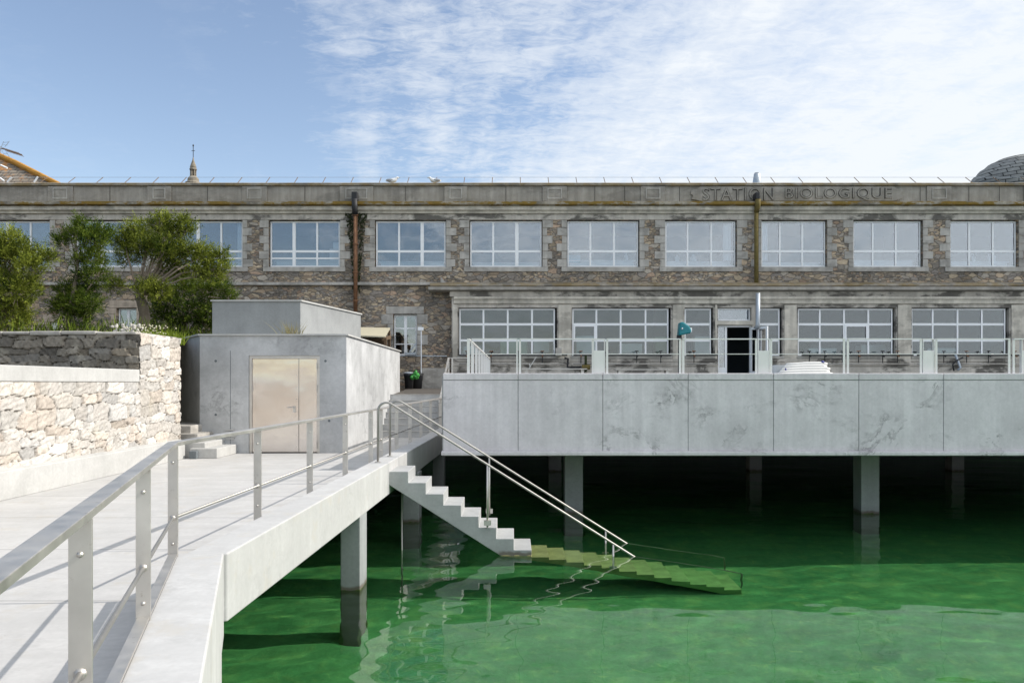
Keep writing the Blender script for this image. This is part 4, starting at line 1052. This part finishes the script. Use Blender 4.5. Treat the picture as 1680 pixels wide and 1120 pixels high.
q.add([P(580, 549.5, ya_), P(632, 551.5, ya_), P(640, 537.5, yb_), P(588, 536.5, yb_)]+[P(580, 551.5, ya_), P(632, 553.5, ya_), P(640, 539.5, yb_), P(588, 538.5, yb_)], [(0,1,2,3),(7,6,5,4),(0,4,5,1),(1,5,6,2),(2,6,7,3),(3,7,4,0)])
q.build('roof_sheet', 'polycarb', aw)
for px, yy in ((632, 28.8), (638, 30.6)): MB().box(X(px, yy)-.05, X(px, yy)+.05, yy, yy+.1, 2.7, Z(553 if yy < 29 else 541, yy)-.02).build('post', 'wood', aw)
MB().bar(P(628, 556, 28.75), P(640, 553, 30.6), .08, .12).build('beam', 'wood', aw)
MB().box(X(590, 30), X(630, 30), 30.2, 30.3, 2.7, Z(556, 30.2)).build('board_wall', 'wood', aw)

# ------------------------------------------------------------------ skyline
hs = thing('tiled_roof_house', 'house roof with brown tiles and an orange lichen ridge behind the parapet', 'house', (X(-60, 46), 46, 2))
y0_, y1_ = 44, 54
ra, rb, rc = P(100, 306, 44), P(-260, 306, 44), P(-42, 238, 48)
rd = P(-220, 238, 48)
rf = MB(); rf.add([ra, rb, rd, rc, (ra.x, 54, ra.z), (rb.x, 54, rb.z)], [(1,0,3,2), (0,4,3), (4,5,2,3), (5,1,2), (0,1,5,4)]); rf.build('roof', 'tile', hs)
MB().tube([ra+Vector((0,0,.03)), ra.lerp(rc, .5)+Vector((0,0,.10)), rc+Vector((0,0,.03))], [.16, .17, .16], 8).build('hip_ridge', 'tile_ridge', hs)
MB().box(rb.x+.3, ra.x-.3, 44.3, 53.7, 2, ra.z-.02).build('wall', 'render_band', hs)
hk = MB()
for (a, c), (d, e) in (((56, 299), (62, 290)), ((12, 299), (19, 291)), ((0, 292), (7, 297)), ((1, 271), (12, 276))): hk.tube([P(a, c, 43.9), P(d, e, 43.9)], .05, 6)
hk.build('roof_hooks', 'frame', hs)
an = thing('tv_antenna', 'television antenna with grid reflector on the tiled roof at the left edge', 'antenna', P(2, 262, 47))
MB().tube([P(1, 275, 47), P(1, 240, 47)], .03, 6).build('mast', 'zinc', an)
MB().tube([P(2, 243.5, 47), P(36, 254, 46.2)], .03, 6).build('boom', 'wood', an)
q = MB()
for k in range(12):
    p_ = P(8+k*2.4, 245.5+k*.75, 47-.06*k); q.tube([p_+Vector((-.02, -.25, .06)), p_+Vector((.02, .25, -.06))], .012, 4)
q.build('elements', 'wood', an)
q = MB()
for (a, c, d, e) in ((2, 242, 6, 232), (8, 241, 15.5, 231.5), (5, 238, 13, 238), (6, 234, 15, 233), (3, 245, 8, 259), (9, 247, 16, 258), (5, 252, 13, 252), (6, 257, 16, 257)): q.tube([P(a, c, 47), P(d, e, 46.8)], .012, 4)
q.build('reflector', 'zinc', an)
sy = 95.0; sx_ = X(317, sy); k_ = sy/F
ch = thing('church_spire', 'distant granite lantern spire topped by a thin cross', 'spire', (sx_, sy, 3))
zz = lambda py: Z(py, sy)
MB().lathe(sx_, sy, [(1.2, 5), (.9, zz(300)), (.66, zz(298)), (.62, zz(293)), (.5, zz(291)), (.40, zz(289.5))], 16).build('dome_base', 'spire', ch)
for k in range(6):
    a_ = k*math.pi/3+.3; MB().tube([(sx_+.28*math.cos(a_), sy+.28*math.sin(a_), zz(290)), (sx_+.28*math.cos(a_), sy+.28*math.sin(a_), zz(278.5))], .09, 8).build('column', 'spire', ch)
MB().lathe(sx_, sy, [(.42, zz(279)), (.42, zz(277)), (.34, zz(275.5)), (.37, zz(274)), (.30, zz(271)), (.2, zz(267)), (.1, zz(263)), (.04, zz(258))], 16).build('cap', 'spire', ch)
MB().lathe(sx_, sy, [(.18, zz(290)), (.18, zz(279))], 10).build('core', 'letter', ch)
q = MB(); q.bar((sx_, sy, zz(259)), (sx_, sy, zz(237)), .06, .06); q.bar((sx_-.2, sy, zz(247.5)), (sx_+.2, sy, zz(247.5)), .05, .05); q.ball((sx_, sy, zz(239)), .09, .09, .12); q.build('cross', 'black', ch)
dy = 46.0; dcx = X(1682, dy); kd = dy/F
dm_ = thing('slate_dome', 'grey slate covered dome rising behind the right end of the parapet', 'dome', (dcx, dy, 3))
pf_ = [(90, 306), (88.5, 298), (86, 290), (81, 281), (74, 272), (65, 264), (53, 257.5), (40, 254), (0.5, 253)]
pr = []
for (a, c), (d, e) in zip(pf_, pf_[1:]):
    pr += [(a*kd, Z(c, dy-a*kd*.75)), (d*kd+.09, Z(e, dy-d*kd*.75)+.0)]
MB().lathe(dcx, dy, [(90*kd, 4)]+pr+[(.02, Z(253, dy-1))], 30).build('slate_shell', 'slate', dm_)
cn = thing('roof_vent', 'pale conical metal vent on the roof above the second downpipe', 'vent', P(1242, 302, 37))
MB().lathe(X(1242, 37), 37, [(8*37/F, 10.41), (7*37/F, Z(299, 37)), (5*37/F, Z(285.5, 37)), (4*37/F, Z(284.5, 37))], 18).build('cone', 'zinc', cn, True)
MB().lathe(X(1242, 37), 37, [(3.8*37/F, Z(284.4, 37)), (4.3*37/F, Z(284, 37)), (.02, Z(283, 37))], 18).build('cap', 'zinc', cn)
def gull(px, lab, flip):
    t_ = thing('gull', lab, 'gull', (fx(px), BY+.12, fz(299.8)), 'gulls resting on the parapet'); s_ = -1 if flip else 1
    b0 = Vector((fx(px), BY+.12, fz(299.8)+.11))
    m_ = MB(); L = .26
    pts = [b0+Vector((-s_*L, 0, -.01)), b0+Vector((-s_*.14, 0, .0)), b0, b0+Vector((s_*.12, 0, .03)), b0+Vector((s_*.17, 0, .08)), b0+Vector((s_*.20, 0, .12)), b0+Vector((s_*.24, 0, .125)), b0+Vector((s_*.27, 0, .115))]
    m_.tube(pts, [.012, .06, .09, .085, .05, .045, .04, .015], 12)
    o = m_.build('body', 'gull', t_, True)
    MB().ball(b0+Vector((-s_*.07, -.06, .015)), .17, .035, .055).build('wing', 'gull_wing', t_, True); MB().ball(b0+Vector((-s_*.07, .06, .015)), .17, .035, .055).build('wing', 'gull_wing', t_, True)
    MB().tube([b0+Vector((s_*.265, 0, .118)), b0+Vector((s_*.32, 0, .105))], [.012, .004], 6).build('beak', 'polycarb', t_)
    for dy_ in (-.03, .03): MB().tube([b0+Vector((.0, dy_, -.05)), b0+Vector((.0, dy_, -.112))], .008, 5).build('leg', 'polycarb', t_)
gull(642.5, 'left gull resting on the parapet left of the carved lettering', False); gull(713, 'right gull resting on the parapet, nearer the carved lettering', True)

# ------------------------------------------------------------------ trees
def tree(name, label, y, trunk, clumps, mat, seed, sprays=290, leafsize=1.05, twigs=True):
    r = np.random.default_rng(seed); k = y/F
    base = P(trunk[0][0], trunk[0][1], y); base.z -= .5
    t_ = thing(name, label, 'tree', base)
    pts = [base]+[P(px, py, y+r.uniform(-.1, .1)) for px, py, _ in trunk]
    rad = [trunk[0][2]*k*1.25]+[w_*k for _, _, w_ in trunk]
    MB().tube(pts, rad, 10).build('trunk', 'bark', t_, True)
    br = MB(); top = pts[-1]; lv, lf_, ti = [], [], []
    for ci, (cx, cy, rp, dyo) in enumerate(clumps):
        c = P(cx, cy, y+dyo); R = rp*k
        src = pts[-1] if cy < trunk[-1][1]+8 else pts[len(pts)//2]
        mid = src.lerp(c, .55)+Vector((r.normal()*.17, r.normal()*.17, .06+abs(r.normal())*.14))
        br.tube([src, src.lerp(mid, .5)+Vector((0, 0, -.05)), mid, c], [trunk[-1][2]*k*.42, trunk[-1][2]*k*.24, .022, .010], 6)
        clump_t = r.uniform(-.16, .16)
        n = int(sprays*(rp/30)**1.7)
        for s in range(n):
            d = r.normal(size=3); d /= np.linalg.norm(d)
            rr = R*.86*r.uniform(.02, 1)**.55
            lump = 1+.22*math.sin(5*d[0]+ci)*math.sin(6*d[2]+2*ci)
            p = np.array(c)+d*rr*lump*np.array((1, .85, .92))
            o_ = d*.9+np.array((0, 0, .75))+r.normal(size=3)*.35+.35*(np.array(c)-np.array(top))/max(.4, np.linalg.norm(np.array(c)-np.array(top)))
            o_ /= np.linalg.norm(o_); L = r.uniform(.14, .38)*leafsize
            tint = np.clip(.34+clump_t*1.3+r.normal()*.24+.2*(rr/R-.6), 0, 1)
            u_ = np.cross(o_, r.normal(size=3)); u_ /= np.linalg.norm(u_); w_ = np.cross(o_, u_)
            if twigs and s % 7 == 0:
                br.tube([np.array(c)*.6+p*.4, p], [.010, .006], 3, False)
            m_ = 12
            for q in range(m_):
                f = q/m_; a_ = r.uniform(0, 6.28); side = u_*math.cos(a_)+w_*math.sin(a_)
                b0 = p+o_*L*f+side*.01; ln = r.uniform(.06, .13)*leafsize*(1.1-.5*f)
                dr = o_*.75+side*.65; dr /= np.linalg.norm(dr); wd = np.cross(dr, r.normal(size=3)); wd /= np.linalg.norm(wd); wd *= r.uniform(.007, .012)*leafsize
                i0 = len(lv); tip = b0+dr*ln; midp = b0+dr*ln*.5
                lv += [tuple(b0), tuple(midp+wd), tuple(tip), tuple(midp-wd)]; lf_.append((i0, i0+1, i0+2, i0+3)); ti += [tint]*4
    br.build('branches', 'twig', t_)
    cm = MB(); cm.add(lv, lf_); o = cm.build('crown', mat, t_)
    at = o.data.attributes.new('tint', 'FLOAT', 'POINT'); at.data.foreach_set('value', np.array(ti, dtype=np.float32))
    return t_
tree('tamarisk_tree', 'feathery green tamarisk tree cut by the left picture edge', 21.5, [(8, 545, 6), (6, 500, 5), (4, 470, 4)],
     [(8, 425, 30, 0), (35, 415, 26, .2), (48, 440, 22, -.2), (-25, 430, 45, 0), (0, 470, 38, .3), (28, 478, 32, -.3), (45, 470, 18, 0), (12, 515, 30, 0), (32, 515, 18, .2), (68, 425, 13, 0), (80, 424, 9, 0), (-30, 500, 40, 0), (15, 393, 18, 0)], 'leaf', 21)
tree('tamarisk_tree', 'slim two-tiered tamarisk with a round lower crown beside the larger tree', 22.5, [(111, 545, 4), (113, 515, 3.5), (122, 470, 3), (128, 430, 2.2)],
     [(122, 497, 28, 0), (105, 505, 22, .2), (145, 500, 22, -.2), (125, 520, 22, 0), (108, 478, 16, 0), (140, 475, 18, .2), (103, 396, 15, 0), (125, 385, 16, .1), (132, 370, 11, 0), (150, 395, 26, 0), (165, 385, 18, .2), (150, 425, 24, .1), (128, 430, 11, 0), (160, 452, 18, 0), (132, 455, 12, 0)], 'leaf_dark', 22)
tree('tamarisk_tree', 'large spreading tamarisk with a stout pale trunk behind the granite wall', 23.5, [(236, 548, 9.5), (237, 515, 8.5), (233, 497, 8.5), (228, 484, 7)],
     [(205, 395, 24, 0), (226, 380, 20, .1), (262, 372, 20, 0), (268, 360, 10, 0), (285, 385, 22, .2), (305, 378, 16, 0), (298, 365, 9, 0), (240, 405, 26, -.2), (215, 420, 26, 0), (265, 410, 28, -.3), (290, 415, 24, .1), (315, 415, 18, 0), (335, 420, 19, 0), (355, 425, 14, .1), (368, 418, 7, 0), (240, 478, 20, -.5), (262, 480, 18, -.4), (285, 445, 24, .2), (325, 445, 24, 0), (350, 450, 18, 0), (190, 470, 14, .3), (365, 440, 10, 0)], 'leaf', 23)
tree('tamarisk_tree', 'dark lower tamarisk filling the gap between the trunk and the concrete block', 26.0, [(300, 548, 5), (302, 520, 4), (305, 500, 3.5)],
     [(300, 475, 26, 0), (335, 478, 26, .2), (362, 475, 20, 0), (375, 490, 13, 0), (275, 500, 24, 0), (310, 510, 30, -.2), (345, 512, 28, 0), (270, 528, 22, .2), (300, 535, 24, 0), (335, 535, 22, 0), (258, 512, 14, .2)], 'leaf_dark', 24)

# ------------------------------------------------------------------ low plants
def blades(name, mat, area, n, hgt, lab, cat, kind=None, seed=1, lean=.35, width=.012):
    r = np.random.default_rng(seed); m_ = MB(); ti = []
    for _ in range(n):
        x_, y_, z_ = area(r); h_ = hgt*r.uniform(.5, 1.2); dx, dy_ = r.normal(size=2)*lean*h_; a_ = r.uniform(0, 3.14); wx, wy = math.cos(a_)*width, math.sin(a_)*width
        m_.add([(x_-wx, y_-wy, z_), (x_+wx, y_+wy, z_), (x_+dx*.5+wx*.7, y_+dy_*.5+wy*.7, z_+h_*.6), (x_+dx, y_+dy_, z_+h_), (x_+dx*.5-wx*.7, y_+dy_*.5-wy*.7, z_+h_*.6)], [(0,1,2,3,4)])
        ti += [r.uniform(0, 1)]*5
    o = m_.build(name, mat); at = o.data.attributes.new('tint', 'FLOAT', 'POINT'); at.data.foreach_set('value', np.array(ti, dtype=np.float32))
    tag(o, lab, cat)
    if kind: o['kind'] = kind
    return o
def ga(r):
    x_ = r.uniform(-24, -8.2); y_ = r.uniform(17.3, 20.5); return x_, y_, 3.74+(y_-17.2)*.06
blades('garden_grass', 'grass', ga, 9000, .22, 'fringe of bright green grass behind the garden wall', 'grass', 'stuff', 3)
blades('garden_grass', 'leaf_dark', lambda r: (r.uniform(-24, -9.6), r.uniform(20.5, 31), 4.15+r.uniform(0, .3)), 6000, .25, 'darker ground cover under the tamarisk trees', 'grass', 'stuff', 4)
def fl(r): return (r.uniform(-8.7, -7.6), r.uniform(17.9, 18.8), 3.7+r.uniform(0, .1))
blades('flowering_plant', 'grass', lambda r: (r.uniform(-8.9, -7.5), r.uniform(17.6, 18.4), 3.72), 500, .30, 'leafy plant with tiny pale flowers at the end of the granite wall', 'plant', None, 5)
m_ = MB(); ti = []
for _ in range(90):
    p_ = (random.uniform(-8.8, -7.7), random.uniform(17.7, 18.3), random.uniform(3.95, 4.16)); m_.ball(p_, .018, .018, .018, 6, 4); ti += [random.random()]*20
o = m_.build('blossoms', 'petal', bpy.data.objects['flowering_plant'])
at = o.data.attributes.new('tint', 'FLOAT', 'POINT'); at.data.foreach_set('value', np.resize(np.array(ti, dtype=np.float32), len(o.data.vertices)))
tuft = P(478, 549, 20.6); rz_ = BT-.06
blades('dry_grass_tuft', 'dry', lambda r: (tuft.x+r.normal()*.10, 20.6+r.normal()*.08, rz_), 90, .52, 'tall dry grass tuft on the roof in front of the upper block', 'plant', None, 6, .38, .007)
def sed(r):
    x_ = r.uniform(-7.2, -4.2); y_ = r.uniform(18.95, 21.6); return x_, y_, rz_
blades('roof_sedum', 'dry', sed, 2600, .11, 'low dry ground cover on the roof of the low concrete building', 'ground cover', 'stuff', 7, .5, .012)
rk = MB(); rr_ = random.Random(4)
for k in range(46):
    rk.ball((X(206, 16.4)+rr_.uniform(-.26, .30), 16.4+rr_.uniform(-.15, .15), WT+rr_.uniform(.0, .20)), rr_.uniform(.018, .045), rr_.uniform(.02, .04), rr_.uniform(.02, .055), 6, 4)
tag(rk.build('pale_succulent', 'stone_line'), 'pale knobbly succulent growing on top of the wall corner', 'plant')

# ------------------------------------------------------------------ camera, sun, sky
cam = bpy.data.cameras.new('camera'); co = bpy.data.objects.new('camera', cam); COL.objects.link(co)
cam.lens = 28; cam.sensor_width = 36; cam.shift_y = (HOR-560)/1680; cam.clip_end = 3000; cam.clip_start = .05
co.location = (0, 0, EYE); co.rotation_euler = (math.radians(90), 0, 0); scene.camera = co

sd = Vector((1.28, .075, 1.0)).normalized()
el = math.asin(sd.z); rot = math.atan2(sd.x, sd.y)
sl = bpy.data.lights.new('sun', 'SUN'); sl.energy = 2.6; sl.angle = math.radians(.5); sl.color = (1, .945, .87); sl.cycles.is_caustics_light = True
so = bpy.data.objects.new('sun', sl); COL.objects.link(so); so.rotation_euler = sd.to_track_quat('Z', 'Y').to_euler(); so.location = sd*60

wd = bpy.data.worlds.new('World'); scene.world = wd; wd.use_nodes = True; nt = wd.node_tree; nt.nodes.clear()
class WN(NT):
    def __init__(s, t): s.t = t
w_ = WN(nt)
outw = w_.n('ShaderNodeOutputWorld'); bg = w_.n('ShaderNodeBackground'); bg.inputs['Strength'].default_value = .12
sky = w_.n('ShaderNodeTexSky'); sky.sky_type = 'NISHITA'; sky.sun_disc = False; sky.sun_elevation = el; sky.sun_rotation = rot; sky.altitude = 10; sky.air_density = 1.0; sky.dust_density = .6; sky.ozone_density = 1.5
tc = w_.n('ShaderNodeTexCoord'); dirv = tc.outputs['Generated']
s_ = w_.sep(dirv)
zc = w_.math('MAXIMUM', w_.math('ADD', s_[2], .10), .04)
pu, pv = w_.math('DIVIDE', s_[0], zc), w_.math('DIVIDE', s_[1], zc)
pl_ = w_.comb(pu, pv, 0)
pr_ = w_.map(pl_, (1, 1, 1), (0, 0, 0), (0, 0, math.radians(-9)))
bands = w_.noise(w_.map(pr_, (2.6, .30, 1), (1.3, 0, 0)), 1.0, 4, .6, .5)
bands2 = w_.noise(w_.map(pr_, (6.0, .7, 1), (4, 2, 0)), 1.0, 3, .6, .6)
puff = w_.noise(w_.map(pl_, (1.0, 1.5, 1), (3, 1, 0)), 5.5, 6, .66, .4)
fine = w_.noise(w_.map(pl_, (1.0, 1.5, 1), (7, 3, 0)), 15, 5, .7, 1.2)
az = w_.math('DIVIDE', s_[0], w_.math('MAXIMUM', w_.math('ABSOLUTE', s_[1]), .05))
ragged = w_.noise(w_.map(pl_, (1, 1.2, 1), (5, 2, 0)), 1.6, 5, .65, .6)
side = w_.ramp(w_.math('ADD', w_.math('ADD', w_.math('MULTIPLY', az, .9), .5), w_.math('MULTIPLY', w_.math('SUBTRACT', ragged, .5), .42)), [(.20, 0), (.36, .20), (.50, .46), (.72, .64), (.95, .86)])
high = w_.ramp(s_[2], [(.46, 0), (.72, 1)])
cov = w_.math('ADD', side, w_.math('MULTIPLY', w_.math('SUBTRACT', bands, .5), 1.35))
cov = w_.math('ADD', cov, w_.math('MULTIPLY', w_.math('SUBTRACT', bands2, .5), .45))
cov = w_.math('ADD', cov, w_.math('MULTIPLY', w_.math('SUBTRACT', puff, .5), 1.15))
cov = w_.math('ADD', cov, w_.math('MULTIPLY', w_.math('SUBTRACT', fine, .5), .75))
cov = w_.math('ADD', cov, w_.math('MULTIPLY', high, .42))  # unseen overhead cloud cover added for more ambient light
cov = w_.math('ADD', cov, w_.math('MULTIPLY', w_.ramp(s_[2], [(.20, 1), (.30, 0)]), w_.math('MULTIPLY', side, .25)))
fac = w_.math('MULTIPLY', w_.ramp(cov, [(.08, 0), (.45, .50), (1.15, .95)]), w_.math('MAXIMUM', w_.ramp(side, [(0, .10), (.26, 1)]), high))
skc = w_.mix(1.0, sky.outputs[0], (1.02, .92, .86), 'MULTIPLY')
behind = w_.ramp(w_.math('ADD', w_.math('MULTIPLY', s_[1], -.5), .5), [(.5, 0), (.7, 1)])
boost = w_.math('ADD', 1.0, w_.math('MULTIPLY', w_.math('MAXIMUM', w_.math('MULTIPLY', high, .75), behind), .62))  # unseen clouds overhead and behind the camera brightened to fill shaded fronts
cl_ = w_.n('ShaderNodeVectorMath'); cl_.operation = 'SCALE'; cl_.inputs[0].default_value = (4.3, 4.5, 4.7); w_.l(boost, cl_.inputs['Scale'])
cc = w_.mix(fac, skc, cl_.outputs[0])
w_.l(cc, bg.inputs[0]); w_.l(bg.outputs[0], outw.inputs[0])

scene.view_settings.view_transform = 'Standard'; scene.view_settings.look = 'None'; scene.view_settings.exposure = .85; scene.view_settings.gamma = 1
scene.render.engine = 'CYCLES'
cy = scene.cycles; cy.use_denoising = True; cy.max_bounces = 10; cy.transparent_max_bounces = 12; cy.transmission_bounces = 6; cy.glossy_bounces = 5; cy.diffuse_bounces = 3
cy.caustics_refractive = True; cy.caustics_reflective = False; cy.sample_clamp_indirect = 6; cy.blur_glossy = .3
